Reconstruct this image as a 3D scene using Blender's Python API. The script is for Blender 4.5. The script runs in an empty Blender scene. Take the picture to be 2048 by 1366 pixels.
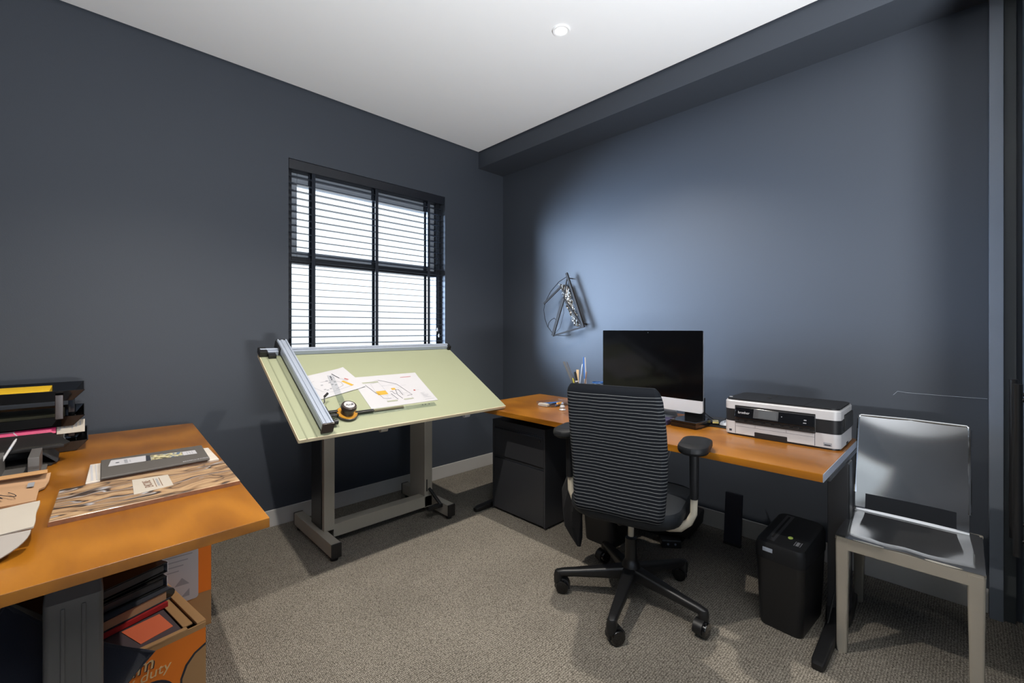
import bpy, bmesh, math, random
from mathutils import Vector, Matrix
random.seed(7)
S = bpy.context.scene
COL = S.collection
PI = math.pi
def lin(c):
    c /= 255.0
    return c/12.92 if c <= .04045 else ((c+.055)/1.055)**2.4
def rgb(r, g, b): return (lin(r), lin(g), lin(b), 1)

# ------------------------------------------------------------------ camera, world, lights, exposure
YAW = 44.2
cam_data = bpy.data.cameras.new('camera'); cam = bpy.data.objects.new('camera', cam_data); COL.objects.link(cam)
cam_data.sensor_width = 36; cam_data.lens = 883.0/2048*36; cam_data.shift_y = -25.0/2048; cam_data.clip_start = .02
cam.location = (0, 0, 1.25); cam.rotation_euler = (math.radians(90), 0, math.radians(-YAW)); S.camera = cam
S.view_settings.view_transform = 'Standard'; S.view_settings.look = 'None'
S.view_settings.gamma = 1; S.view_settings.use_curve_mapping = False; S.view_settings.exposure = 0.0
try:
    S.cycles.use_denoising = True; S.cycles.max_bounces = 8; S.cycles.diffuse_bounces = 5
    S.cycles.transparent_max_bounces = 12; S.cycles.sample_clamp_indirect = 6.0; S.cycles.caustics_reflective = False; S.cycles.caustics_refractive = False
except Exception: pass
W = bpy.data.worlds.new('sky'); S.world = W; W.use_nodes = True
bgn = W.node_tree.nodes['Background']; bgn.inputs[0].default_value = (.86, .93, 1.0, 1); bgn.inputs[1].default_value = 1.7

def light(name, kind, loc, energy, color, rot=(0, 0, 0), **kw):
    d = bpy.data.lights.new(name, kind); d.energy = energy; d.color = color
    for k, v in kw.items():
        if k == 'portal': d.cycles.is_portal = True
        else: setattr(d, k, v)
    o = bpy.data.objects.new(name, d); o.location = loc; o.rotation_euler = rot; COL.objects.link(o); return o
WARM = (1, .93, .84)
H = 2.84
LAMPS = [(1.824, 1.501), (.32, 1.47), (1.824, -.10), (.32, -.10)]
LPOW = [190, 190, 10, 5]
for (lx, ly), pw in zip(LAMPS, LPOW):
    light('downlight_beam', 'SPOT', (lx, ly, H-.035), pw, WARM, spot_size=math.radians(126), spot_blend=.75, shadow_soft_size=.022)
SUN_DIR = Vector((1, -1.12, -.08)).normalized()                                        # low hazy winter light slanting in through the blind
light('sun', 'SUN', (-3, 8, 4), 50.0, (.56, .73, 1), SUN_DIR.to_track_quat('-Z', 'Y').to_euler(), angle=math.radians(38))
light('added_ceiling_fill', 'AREA', (.45, -.95, .80), 200, (.95, .975, 1), Vector((.10, .13, 1)).to_track_quat('-Z', 'Y').to_euler(), shape='DISK', size=.5)  # unseen upward fill lamp, added behind the camera to brighten the ceiling
light('portal_back', 'AREA', (1.576, 3.34, 1.67), 1, (1, 1, 1), (math.radians(90), 0, 0), shape='RECTANGLE', size=1.24, size_y=1.4, portal=True)
light('portal_left', 'AREA', (-1.16, -.30, 1.35), 1, (1, 1, 1), (math.radians(90), 0, math.radians(90+180)), shape='RECTANGLE', size=1.0, size_y=1.5, portal=True)

# ------------------------------------------------------------------ materials
MATS = {}
def mat(name, col, rough=.5, metal=0, var=.06, vscale=6, bump=0, bscale=120, coat=0, spec=.5, emit=0, trans=0, sheen=0):
    m = bpy.data.materials.new(name); m.use_nodes = True; nt = m.node_tree; N = nt.nodes; L = nt.links
    b = N['Principled BSDF']; c = rgb(*col)
    b.inputs['Roughness'].default_value = rough; b.inputs['Metallic'].default_value = metal
    b.inputs['Coat Weight'].default_value = coat; b.inputs['Coat Roughness'].default_value = .08
    b.inputs['Specular IOR Level'].default_value = spec
    if sheen: b.inputs['Sheen Weight'].default_value = sheen
    tc = N.new('ShaderNodeTexCoord'); nz = N.new('ShaderNodeTexNoise'); nz.inputs['Scale'].default_value = vscale; nz.inputs['Detail'].default_value = 4
    L.new(tc.outputs['Object'], nz.inputs['Vector'])
    mx = N.new('ShaderNodeMix'); mx.data_type = 'RGBA'
    mx.inputs[6].default_value = tuple(x*(1-var) for x in c[:3])+(1,); mx.inputs[7].default_value = tuple(min(1, x*(1+var)) for x in c[:3])+(1,)
    L.new(nz.outputs['Fac'], mx.inputs[0]); L.new(mx.outputs[2], b.inputs['Base Color'])
    if bump:
        n2 = N.new('ShaderNodeTexNoise'); n2.inputs['Scale'].default_value = bscale; L.new(tc.outputs['Object'], n2.inputs['Vector'])
        bp = N.new('ShaderNodeBump'); bp.inputs['Strength'].default_value = bump; bp.inputs['Distance'].default_value = .002
        L.new(n2.outputs['Fac'], bp.inputs['Height']); L.new(bp.outputs['Normal'], b.inputs['Normal'])
    if emit:
        b.inputs['Emission Color'].default_value = c; b.inputs['Emission Strength'].default_value = emit
    if trans: b.inputs['Transmission Weight'].default_value = trans
    MATS[name] = m; return m
def nodes_of(m): return m.node_tree.nodes, m.node_tree.links, m.node_tree.nodes['Principled BSDF']
def ramp(N, stops):
    r = N.new('ShaderNodeValToRGB'); e = r.color_ramp.elements
    e[0].position, e[0].color = stops[0][0], rgb(*stops[0][1]); e[1].position, e[1].color = stops[-1][0], rgb(*stops[-1][1])
    for p, c in stops[1:-1]:
        x = e.new(p); x.color = rgb(*c)
    return r
wall_m = mat('slate_blue_paint', (60, 65, 73), .55, var=.03, vscale=1.5, bump=.12, bscale=260, spec=.35)
ceil_m = mat('ceiling_white', (243, 244, 245), .9, var=.01)
dark_gap = mat('shadow_gap_dark', (30, 32, 34), .8)
skirt_m = mat('skirting_paint', (176, 174, 170), .5)
ext_white = mat('render_facade', (236, 226, 208), .9, var=.05, vscale=1.2)
ground_m = mat('outside_paving', (215, 210, 200), .9)
black_al = mat('black_powder_aluminium', (22, 25, 31), .45)
sash_al = mat('daylit_sash_aluminium', (140, 147, 156), .45)  # sash grey lightened to carry the daylight falling on it
slat_m = mat('blind_slat_lacquer', (40, 47, 58), .32, var=.03)
tape_m = mat('blind_tape_cloth', (24, 30, 40), .9, bump=.3, bscale=900)
black_pl = mat('black_plastic', (20, 20, 21), .42)
black_gl = mat('black_gloss', (9, 9, 11), .08, coat=.6); screen_gl = mat('black_screen_glass', (6, 6, 7), .1, spec=.22)
dark_pl = mat('charcoal_plastic', (24, 25, 27), .5, bump=.15, bscale=700, spec=.25)
dark_me = mat('charcoal_steel', (46, 47, 50), .38, var=.04)
grey_leg = mat('grey_steel_leg', (84, 82, 80), .4, var=.04)
cream_steel = mat('warm_grey_enamel', (150, 144, 132), .45, var=.04)
white_pl = mat('light_grey_plastic', (168, 167, 168), .4)
white_pa = mat('white_paper', (166, 165, 168), .8, var=.02)
cream_pa = mat('cream_card', (164, 156, 144), .8, var=.04)
kraft_m = mat('kraft_card', (158, 120, 78), .85, var=.08, vscale=14)
kraft_paper = mat('kraft_envelope_paper', (160, 126, 94), .8, var=.05)
chrome_m = mat('polished_aluminium', (196, 196, 196), .16, 1.0, var=.03)
satin_al = mat('satin_aluminium', (158, 166, 180), .32, .25, var=.03)
silver_al = mat('silver_anodised', (196, 197, 200), .42, .35)
white_en = mat('off_white_enamel', (196, 188, 170), .35)
board_m = mat('pale_green_drafting_vinyl', (138, 142, 116), .5, var=.02, vscale=2)
board_edge = mat('board_edge_band', (206, 192, 160), .6, var=.08, vscale=30)
navy_cloth = mat('navy_cloth', (18, 22, 34), .95, bump=.4, bscale=400, sheen=.2)
black_towel = mat('black_terry_cloth', (22, 22, 24), 1.0, bump=1.0, bscale=260)
seat_cloth = mat('blue_black_wool', (13, 20, 27), .7, bump=.25, bscale=900)
leather_m = mat('black_leather', (24, 23, 22), .5, bump=.3, bscale=500)
stitch_m = mat('cream_thread', (170, 160, 140), .8)
yellow_m = mat('yellow_card', (222, 178, 20), .6)
magenta_m = mat('magenta_print', (176, 14, 84), .5)
green_m = mat('green_card', (70, 96, 70), .6)
olive_m = mat('olive_card', (74, 70, 50), .7)
red_m = mat('red_card', (150, 22, 26), .6)
orange_paper = mat('orange_paper', (204, 98, 62), .8)
purple_grey = mat('plum_grey_board', (72, 62, 66), .6)
orange_ink = mat('orange_print', (214, 112, 20), .7, var=.08)
ink_m = mat('dark_ink', (34, 36, 44), .7)
ink_grey = mat('grey_ink', (130, 132, 136), .7)
yellow_ink = mat('ochre_ink', (168, 134, 40), .7)
red_ink = mat('red_ink', (150, 60, 52), .7)
olive_ink = mat('pale_green_ink', (136, 140, 122), .7)
brass_m = mat('amber_protractor', (206, 146, 50), .35, .2)
knob_m = mat('dark_brown_bakelite', (46, 36, 32), .3, coat=.3)
blue_m = mat('blue_plastic', (40, 96, 168), .35)
purple_m = mat('dark_violet_card', (44, 42, 70), .4)
wood_stick = mat('pale_wood', (206, 178, 136), .6, var=.1, vscale=30)
bronze_m = mat('bronzed_steel', (24, 18, 14), .6, spec=.2)
wire_m = mat('dark_wire', (22, 22, 25), .6, spec=.2)
folder_m = mat('charcoal_card', (78, 74, 70), .6)
grey_wood = mat('grey_washed_laminate', (190, 182, 172), .5, var=.15, vscale=18)
box_grey = mat('brushed_grey_block', (98, 96, 94), .4, .2)
lime_m = mat('lime_button', (168, 190, 92), .5)
dark_oak = mat('dark_oak_veneer', (40, 36, 32), .5, var=.2)
ward_m = mat('blue_grey_lacquer', (104, 114, 130), .35); jamb_m = mat('window_lit_jamb', (112, 119, 130), .45); recess_m = mat('recess_grey', (66, 70, 72), .6)  # jamb colour lightened: the window light on it is painted in
rubber_m = mat('black_rubber', (14, 14, 14), .7)
lamp_glow = mat('lamp_lens', (255, 246, 232), .4, emit=14)
screen_grey = mat('display_glass_off', (74, 76, 78), .12)
mouse_white = mat('mouse_white', (200, 206, 214), .25)

def wood_mat():
    m = mat('orange_beech_veneer', (190, 104, 24), .3, coat=.22); N, L, b = nodes_of(m)
    tc = N.new('ShaderNodeTexCoord'); mp = N.new('ShaderNodeMapping'); mp.inputs['Scale'].default_value = (5.5, .9, 3)
    wv = N.new('ShaderNodeTexWave'); wv.wave_type = 'RINGS'; wv.inputs['Scale'].default_value = 1.3; wv.inputs['Distortion'].default_value = 4.5; wv.inputs['Detail'].default_value = 2; wv.inputs['Detail Scale'].default_value = .8
    nz = N.new('ShaderNodeTexNoise'); nz.inputs['Scale'].default_value = 7; nz.inputs['Detail'].default_value = 6
    L.new(tc.outputs['Object'], mp.inputs[0]); L.new(mp.outputs[0], wv.inputs[0]); L.new(mp.outputs[0], nz.inputs['Vector'])
    r1 = ramp(N, [(0, (112, 66, 10)), (.4, (134, 82, 15)), (.8, (142, 89, 19)), (1, (158, 102, 27))])
    r2 = ramp(N, [(.25, (122, 72, 11)), (.75, (148, 94, 21))])
    mx = N.new('ShaderNodeMix'); mx.data_type = 'RGBA'; mx.inputs[0].default_value = .35
    L.new(wv.outputs['Fac'], r1.inputs[0]); L.new(nz.outputs['Fac'], r2.inputs[0]); L.new(r1.outputs[0], mx.inputs[6]); L.new(r2.outputs[0], mx.inputs[7])
    L.new(mx.outputs[2], b.inputs['Base Color']); return m
wood_m = wood_mat()
def carpet_mat():
    m = mat('loop_pile_carpet', (150, 138, 124), 1.0, spec=.1); N, L, b = nodes_of(m)
    tc = N.new('ShaderNodeTexCoord')
    mp = N.new('ShaderNodeMapping'); mp.inputs['Scale'].default_value = (1, .62, 1); L.new(tc.outputs['Object'], mp.inputs[0])
    vo = N.new('ShaderNodeTexVoronoi'); vo.inputs['Scale'].default_value = 185; vo.inputs['Randomness'].default_value = .4; L.new(mp.outputs[0], vo.inputs['Vector'])
    nz = N.new('ShaderNodeTexNoise'); nz.inputs['Scale'].default_value = 300; nz.inputs['Detail'].default_value = 3; L.new(tc.outputs['Object'], nz.inputs['Vector'])
    n3 = N.new('ShaderNodeTexNoise'); n3.inputs['Scale'].default_value = 3; n3.inputs['Detail'].default_value = 3; L.new(tc.outputs['Object'], n3.inputs['Vector'])
    r = ramp(N, [(.3, (104, 98, 88)), (.5, (160, 153, 141)), (.7, (208, 201, 188))]); L.new(nz.outputs['Fac'], r.inputs[0])
    r2 = ramp(N, [(0, (255, 255, 255)), (.75, (112, 109, 106))]); L.new(vo.outputs['Distance'], r2.inputs[0])
    mu = N.new('ShaderNodeMix'); mu.data_type = 'RGBA'; mu.blend_type = 'MULTIPLY'; mu.inputs[0].default_value = 1
    L.new(r.outputs[0], mu.inputs[6]); L.new(r2.outputs[0], mu.inputs[7])
    r3 = ramp(N, [(.3, (235, 235, 235)), (.7, (255, 255, 255))]); L.new(n3.outputs['Fac'], r3.inputs[0])
    m2 = N.new('ShaderNodeMix'); m2.data_type = 'RGBA'; m2.blend_type = 'MULTIPLY'; m2.inputs[0].default_value = 1
    L.new(mu.outputs[2], m2.inputs[6]); L.new(r3.outputs[0], m2.inputs[7]); L.new(m2.outputs[2], b.inputs['Base Color'])
    bp = N.new('ShaderNodeBump'); bp.invert = True; bp.inputs['Strength'].default_value = .9; bp.inputs['Distance'].default_value = .004
    L.new(vo.outputs['Distance'], bp.inputs['Height']); L.new(bp.outputs[0], b.inputs['Normal']); return m
carpet_m = carpet_mat()
def marble_mat():
    m = mat('swirled_marble_wood', (170, 130, 90), .28, coat=.3); N, L, b = nodes_of(m)
    tc = N.new('ShaderNodeTexCoord'); n0 = N.new('ShaderNodeTexNoise'); n0.inputs['Scale'].default_value = 4.2; n0.inputs['Detail'].default_value = 1.5; L.new(tc.outputs['Object'], n0.inputs['Vector'])
    sb = N.new('ShaderNodeVectorMath'); sb.operation = 'SUBTRACT'; sb.inputs[1].default_value = (.5, .5, .5); L.new(n0.outputs['Color'], sb.inputs[0])
    scl = N.new('ShaderNodeVectorMath'); scl.operation = 'SCALE'; scl.inputs['Scale'].default_value = .22; L.new(sb.outputs[0], scl.inputs[0])
    ad = N.new('ShaderNodeVectorMath'); ad.operation = 'ADD'; L.new(tc.outputs['Object'], ad.inputs[0]); L.new(scl.outputs[0], ad.inputs[1])
    mp = N.new('ShaderNodeMapping'); mp.inputs['Rotation'].default_value = (0, 0, -.30); mp.inputs['Scale'].default_value = (1.5, 6.2, 1); L.new(ad.outputs[0], mp.inputs[0])
    nz = N.new('ShaderNodeTexNoise'); nz.inputs['Scale'].default_value = 1.0; nz.inputs['Detail'].default_value = 3; nz.inputs['Roughness'].default_value = .6; L.new(mp.outputs[0], nz.inputs['Vector'])
    mu = N.new('ShaderNodeMath'); mu.operation = 'MULTIPLY'; mu.inputs[1].default_value = 7.5; L.new(nz.outputs['Fac'], mu.inputs[0])
    pp = N.new('ShaderNodeMath'); pp.operation = 'FRACT'; L.new(mu.outputs[0], pp.inputs[0])
    r = ramp(N, [(0, (40, 33, 30)), (.07, (70, 54, 42)), (.13, (150, 118, 86)), (.35, (176, 146, 110)), (.55, (136, 106, 76)), (.63, (54, 44, 38)), (.68, (150, 120, 88)), (.86, (134, 106, 78)), (.93, (168, 172, 178)), (.97, (120, 100, 82)), (1, (40, 33, 30))])
    L.new(pp.outputs[0], r.inputs[0]); L.new(r.outputs[0], b.inputs['Base Color']); return m
marble_m = marble_mat()
marble_edge = mat('marble_wood_edge', (120, 72, 36), .5, var=.5, vscale=60)
def stripe_mat():
    m = mat('pinstripe_wool', (14, 18, 24), .85, spec=.2); N, L, b = nodes_of(m)
    tc = N.new('ShaderNodeTexCoord'); sp = N.new('ShaderNodeSeparateXYZ'); L.new(tc.outputs['Object'], sp.inputs[0])
    nz = N.new('ShaderNodeTexNoise'); nz.inputs['Scale'].default_value = 7; L.new(tc.outputs['Object'], nz.inputs['Vector'])
    a = N.new('ShaderNodeMath'); a.operation = 'MULTIPLY_ADD'; a.inputs[1].default_value = .012; L.new(nz.outputs['Fac'], a.inputs[0]); L.new(sp.outputs['Z'], a.inputs[2])
    d = N.new('ShaderNodeMath'); d.operation = 'DIVIDE'; d.inputs[1].default_value = .0139; L.new(a.outputs[0], d.inputs[0])
    f = N.new('ShaderNodeMath'); f.operation = 'FRACT'; L.new(d.outputs[0], f.inputs[0])
    lt = N.new('ShaderNodeMath'); lt.operation = 'LESS_THAN'; lt.inputs[1].default_value = .14; L.new(f.outputs[0], lt.inputs[0])
    tp = N.new('ShaderNodeMath'); tp.operation = 'LESS_THAN'; tp.inputs[1].default_value = .988; L.new(sp.outputs['Z'], tp.inputs[0])
    mm = N.new('ShaderNodeMath'); mm.operation = 'MULTIPLY'; L.new(lt.outputs[0], mm.inputs[0]); L.new(tp.outputs[0], mm.inputs[1])
    mx = N.new('ShaderNodeMix'); mx.data_type = 'RGBA'; mx.inputs[6].default_value = rgb(13, 17, 23); mx.inputs[7].default_value = rgb(122, 124, 125)
    L.new(mm.outputs[0], mx.inputs[0]); L.new(mx.outputs[2], b.inputs['Base Color']); return m
stripe_m = stripe_mat()
def photo_mat():
    m = mat('printed_garden_photo', (120, 130, 120), .4); N, L, b = nodes_of(m)
    tc = N.new('ShaderNodeTexCoord'); mp = N.new('ShaderNodeMapping'); mp.inputs['Scale'].default_value = (26, 26, 1); L.new(tc.outputs['Object'], mp.inputs[0])
    nz = N.new('ShaderNodeTexNoise'); nz.inputs['Scale'].default_value = 1.6; nz.inputs['Detail'].default_value = 6; L.new(mp.outputs[0], nz.inputs['Vector'])
    r = ramp(N, [(.3, (22, 30, 36)), (.42, (120, 112, 80)), (.5, (206, 196, 150)), (.58, (60, 84, 120)), (.7, (110, 136, 140))])
    L.new(nz.outputs['Fac'], r.inputs[0]); L.new(r.outputs[0], b.inputs['Base Color']); return m
photo_m = photo_mat()
def foil_mat():
    m = mat('crumpled_metal_foil', (170, 172, 174), .3, .35); N, L, b = nodes_of(m)
    tc = N.new('ShaderNodeTexCoord'); vo = N.new('ShaderNodeTexVoronoi'); vo.inputs['Scale'].default_value = 70; L.new(tc.outputs['Object'], vo.inputs['Vector'])
    r = ramp(N, [(0, (225, 224, 220)), (.35, (150, 148, 144)), (.6, (60, 56, 50)), (1, (30, 28, 26))]); L.new(vo.outputs['Distance'], r.inputs[0]); L.new(r.outputs[0], b.inputs['Base Color'])
    bp = N.new('ShaderNodeBump'); bp.inputs['Strength'].default_value = 1; bp.inputs['Distance'].default_value = .003; L.new(vo.outputs['Distance'], bp.inputs['Height']); L.new(bp.outputs[0], b.inputs['Normal']); return m
foil_m = foil_mat()
def glass_mat(name, tint, gl=.08):
    m = bpy.data.materials.new(name); m.use_nodes = True; N, L = m.node_tree.nodes, m.node_tree.links; N.clear()
    o = N.new('ShaderNodeOutputMaterial'); t = N.new('ShaderNodeBsdfTransparent'); t.inputs[0].default_value = tint
    g = N.new('ShaderNodeBsdfGlossy'); g.inputs['Roughness'].default_value = .02; lw = N.new('ShaderNodeValue'); lw.outputs[0].default_value = gl
    mx = N.new('ShaderNodeMixShader'); L.new(lw.outputs[0], mx.inputs[0]); L.new(t.outputs[0], mx.inputs[1]); L.new(g.outputs[0], mx.inputs[2]); L.new(mx.outputs[0], o.inputs[0]); return m
glass_m = glass_mat('window_glass', (.97, .98, .98, 1)); acrylic_m = glass_mat('clear_acrylic', (.95, .97, .98, 1), .1)
chair_metal = mat('polished_silver_shell', (150, 151, 152), .09, .92, var=.05, vscale=8); chair_leg_m = mat('satin_silver_leg', (172, 166, 154), .24, .5, var=.05, vscale=8)

# ------------------------------------------------------------------ mesh helpers
class MB:
    def __init__(self): self.bm = bmesh.new()
    def add(self, b2, M=None):
        if M is not None: b2.transform(M)
        me = bpy.data.meshes.new('t'); b2.to_mesh(me); b2.free(); self.bm.from_mesh(me); bpy.data.meshes.remove(me); return self
    def box(self, a, b, bev=0, seg=2, M=None):
        t = bmesh.new(); bmesh.ops.create_cube(t, size=1)
        sz = [abs(b[i]-a[i]) for i in range(3)]; c = [(a[i]+b[i])/2 for i in range(3)]
        for v in t.verts: v.co = Vector([v.co[i]*sz[i]+c[i] for i in range(3)])
        if bev: bmesh.ops.bevel(t, geom=t.edges[:], offset=min(bev, min(sz)*.45), segments=seg, affect='EDGES', profile=.5)
        return self.add(t, M)
    def prism(self, poly, z0, z1, bev=0, M=None, seg=2):
        t = bmesh.new(); n = len(poly)
        lo = [t.verts.new((p[0], p[1], z0)) for p in poly]; hi = [t.verts.new((p[0], p[1], z1)) for p in poly]
        t.faces.new(lo[::-1]); t.faces.new(hi)
        for i in range(n): t.faces.new((lo[i], lo[(i+1) % n], hi[(i+1) % n], hi[i]))
        bmesh.ops.recalc_face_normals(t, faces=t.faces[:])
        if bev: bmesh.ops.bevel(t, geom=t.edges[:], offset=bev, segments=seg, affect='EDGES', profile=.5)
        return self.add(t, M)
    def cyl(self, p0, p1, r, n=16, r1=None, M=None):
        return self.tube([p0, p1], [r, r if r1 is None else r1], n, M)
    def tube(self, pts, r, n=8, M=None, closed=False):
        pts = [Vector(p) for p in pts]; k = len(pts); rs = r if isinstance(r, (list, tuple)) else [r]*k
        t = bmesh.new(); rings = []; up = None
        for i, p in enumerate(pts):
            d = ((pts[(i+1) % k] if (closed or i < k-1) else p)-(pts[i-1] if (closed or i > 0) else p)).normalized()
            if up is None: up = d.orthogonal().normalized()
            up = (up-d*up.dot(d)).normalized(); sd = d.cross(up)
            rings.append([t.verts.new(p+(up*math.cos(2*PI*j/n)+sd*math.sin(2*PI*j/n))*rs[i]) for j in range(n)])
        for i in range(k if closed else k-1):
            A, B = rings[i], rings[(i+1) % k]
            for j in range(n): t.faces.new((A[j], A[(j+1) % n], B[(j+1) % n], B[j]))
        if not closed: t.faces.new(rings[0][::-1]); t.faces.new(rings[-1])
        bmesh.ops.recalc_face_normals(t, faces=t.faces[:]); return self.add(t, M)
    def loft(self, rings, M=None, cap=True):
        t = bmesh.new(); R = [[t.verts.new(p) for p in r] for r in rings]; n = len(R[0])
        for A, B in zip(R, R[1:]):
            for j in range(n): t.faces.new((A[j], A[(j+1) % n], B[(j+1) % n], B[j]))
        if cap: t.faces.new(R[0][::-1]); t.faces.new(R[-1])
        bmesh.ops.recalc_face_normals(t, faces=t.faces[:]); return self.add(t, M)
    def lathe(self, prof, c=(0, 0, 0), n=28, M=None):
        ring = min(p[0] for p in prof) > .001 and prof[-1] != prof[0]
        if ring: prof = list(prof)+[prof[0]]
        rings = [[(c[0]+r*math.cos(2*PI*j/n), c[1]+r*math.sin(2*PI*j/n), c[2]+z) for j in range(n)] for r, z in prof]
        return self.loft(rings, M, not ring)
    def sheet(self, f, nu, nv, th, M=None):
        """a curved sheet with real thickness: f(u,v) -> point, offset along its own normal"""
        P = [[Vector(f(i/nu, j/nv)) for j in range(nv+1)] for i in range(nu+1)]
        t = bmesh.new(); A = []; B = []
        for i in range(nu+1):
            ra = []; rb = []
            for j in range(nv+1):
                du = P[min(i+1, nu)][j]-P[max(i-1, 0)][j]; dv = P[i][min(j+1, nv)]-P[i][max(j-1, 0)]
                nn = du.cross(dv); nn = nn.normalized() if nn.length > 1e-9 else Vector((0, 0, 1))
                ra.append(t.verts.new(P[i][j]+nn*th/2)); rb.append(t.verts.new(P[i][j]-nn*th/2))
            A.append(ra); B.append(rb)
        for i in range(nu):
            for j in range(nv):
                t.faces.new((A[i][j], A[i+1][j], A[i+1][j+1], A[i][j+1])); t.faces.new((B[i][j], B[i][j+1], B[i+1][j+1], B[i+1][j]))
        for i in range(nu):
            t.faces.new((A[i][0], B[i][0], B[i+1][0], A[i+1][0])); t.faces.new((A[i][nv], A[i+1][nv], B[i+1][nv], B[i][nv]))
        for j in range(nv):
            t.faces.new((A[0][j], A[0][j+1], B[0][j+1], B[0][j])); t.faces.new((A[nu][j], B[nu][j], B[nu][j+1], A[nu][j+1]))
        bmesh.ops.recalc_face_normals(t, faces=t.faces[:]); return self.add(t, M)
    def quad(self, pts):
        t = bmesh.new(); t.faces.new([t.verts.new(p) for p in pts]); return self.add(t)
    def line(self, p, q, w, z):
        """a flat printed stroke in the xy plane"""
        d = Vector((q[0]-p[0], q[1]-p[1])); d.normalize(); s = Vector((-d.y, d.x))*w/2
        return self.quad([(p[0]-s.x, p[1]-s.y, z), (q[0]-s.x, q[1]-s.y, z), (q[0]+s.x, q[1]+s.y, z), (p[0]+s.x, p[1]+s.y, z)])
    def rect(self, a, b, z): return self.quad([(a[0], a[1], z), (b[0], a[1], z), (b[0], b[1], z), (a[0], b[1], z)])
    def obj(self, name, m, parent=None, world=False, smooth=35, stuff=False):
        me = bpy.data.meshes.new(name); self.bm.to_mesh(me); self.bm.free()
        for p in me.polygons: p.use_smooth = True
        me.set_sharp_from_angle(angle=math.radians(smooth)); me.materials.append(m)
        o = bpy.data.objects.new(name, me); COL.objects.link(o)
        if parent:
            o.parent = parent
            if world: o.matrix_parent_inverse = full(parent).inverted()
        if stuff: o['kind'] = 'stuff'
        if len(me.polygons) < 4000:
            wn = o.modifiers.new('weighted_normal', 'WEIGHTED_NORMAL'); wn.keep_sharp = True; wn.weight = 80
        return o
def full(o):
    M = o.matrix_basis.copy()
    if o.parent: M = full(o.parent) @ o.matrix_parent_inverse @ M
    return M
def rr(cx, cy, w, h, r, k=4):
    r = min(r, w/2-1e-5, h/2-1e-5); out = []
    for sx, sy, a0 in ((1, 1, 0), (-1, 1, 90), (-1, -1, 180), (1, -1, 270)):
        for i in range(k+1):
            a = math.radians(a0+90*i/k); out.append((cx+sx*(w/2-r)+r*math.cos(a), cy+sy*(h/2-r)+r*math.sin(a)))
    return out
def tag(o, label, cat, group=None):
    o['label'] = label; o['category'] = cat
    if group: o['group'] = group
    return o
def thing(name, label, cat, loc=(0, 0, 0), rz=0, group=None, M=None):
    o = bpy.data.objects.new(name, None); COL.objects.link(o); o.empty_display_size = .05
    if M is not None: o.matrix_basis = M
    else: o.location = loc; o.rotation_euler = (0, 0, rz); o.matrix_basis = Matrix.Translation(loc) @ Matrix.Rotation(rz, 4, 'Z')
    return tag(o, label, cat, group)
def place(o, M): o.matrix_basis = M; return o
def struct(o): o['kind'] = 'structure'; return o
def text(body, size, m, parent, M, name='lettering', ext=.0003, align='CENTER', shear=0, sx=1):
    c = bpy.data.curves.new(name, 'FONT'); c.body = body; c.size = size; c.extrude = ext; c.align_x = align; c.align_y = 'CENTER'; c.shear = shear; c.resolution_u = 3
    t = bpy.data.objects.new(name, c); me = bpy.data.meshes.new_from_object(t); bpy.data.objects.remove(t); me.materials.clear(); me.materials.append(m)
    o = bpy.data.objects.new(name, me); COL.objects.link(o); o.parent = parent; o.matrix_basis = M @ Matrix.Diagonal((sx, 1, 1, 1)); return o
def frame(o, x, y):
    x = Vector(x).normalized(); y = Vector(y).normalized(); z = x.cross(y)
    return Matrix(((x.x, y.x, z.x, o[0]), (x.y, y.y, z.y, o[1]), (x.z, y.z, z.z, o[2]), (0, 0, 0, 1)))

# ------------------------------------------------------------------ room shell
XR, YB, XL, YF = 2.865, 3.068, -1.0, -1.3
struct(MB().box((XL-.2, YF-.2, -.1), (XR+.2, YB+.25, 0)).obj('floor', carpet_m))
struct(MB().box((XL, YF, H), (2.562-.014, YB-.014, H+.022)).obj('ceiling', ceil_m))
struct(MB().box((XL-.2, YF-.2, H+.04), (XR+.2, YB+.25, H+.2)).obj('ceiling_slab', dark_gap))
WX0, WX1, WZ0, WZ1 = .959, 2.194, 1.0, 2.364
wb = MB(); ztop = H+.05
wb.box((XL-.2, YB, 0), (WX0, YB+.25, ztop)).box((WX1, YB, 0), (XR+.2, YB+.25, ztop)).box((WX0, YB, 0), (WX1, YB+.25, WZ0)).box((WX0, YB, WZ1), (WX1, YB+.25, ztop))
struct(wb.obj('wall_back', wall_m))
struct(MB().box((XR, YF-.2, 0), (XR+.2, YB, ztop)).obj('wall_right', wall_m))
LY0, LY1, LZ0, LZ1 = -.80, .20, .6, 2.1
wl = MB(); wl.box((XL-.2, LY1, 0), (XL, YB, ztop)).box((XL-.2, YF-.2, 0), (XL, LY0, ztop)).box((XL-.2, LY0, 0), (XL, LY1, LZ0)).box((XL-.2, LY0, LZ1), (XL, LY1, ztop))
struct(wl.obj('wall_left', wall_m))
struct(MB().box((XL, YF-.2, 0), (XR, YF, ztop)).obj('wall_front', wall_m))
struct(MB().box((2.562, YF, 2.697), (XR, YB, ztop)).obj('trim_1', wall_m))            # dropped bulkhead along the right wall
struct(MB().box((XL, YB-.013, 0), (XR, YB, .105), .003).obj('baseboard_back', skirt_m))
struct(MB().box((XR-.013, -.07, 0), (XR, YB-.013, .105), .003).obj('baseboard_right', skirt_m))
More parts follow.
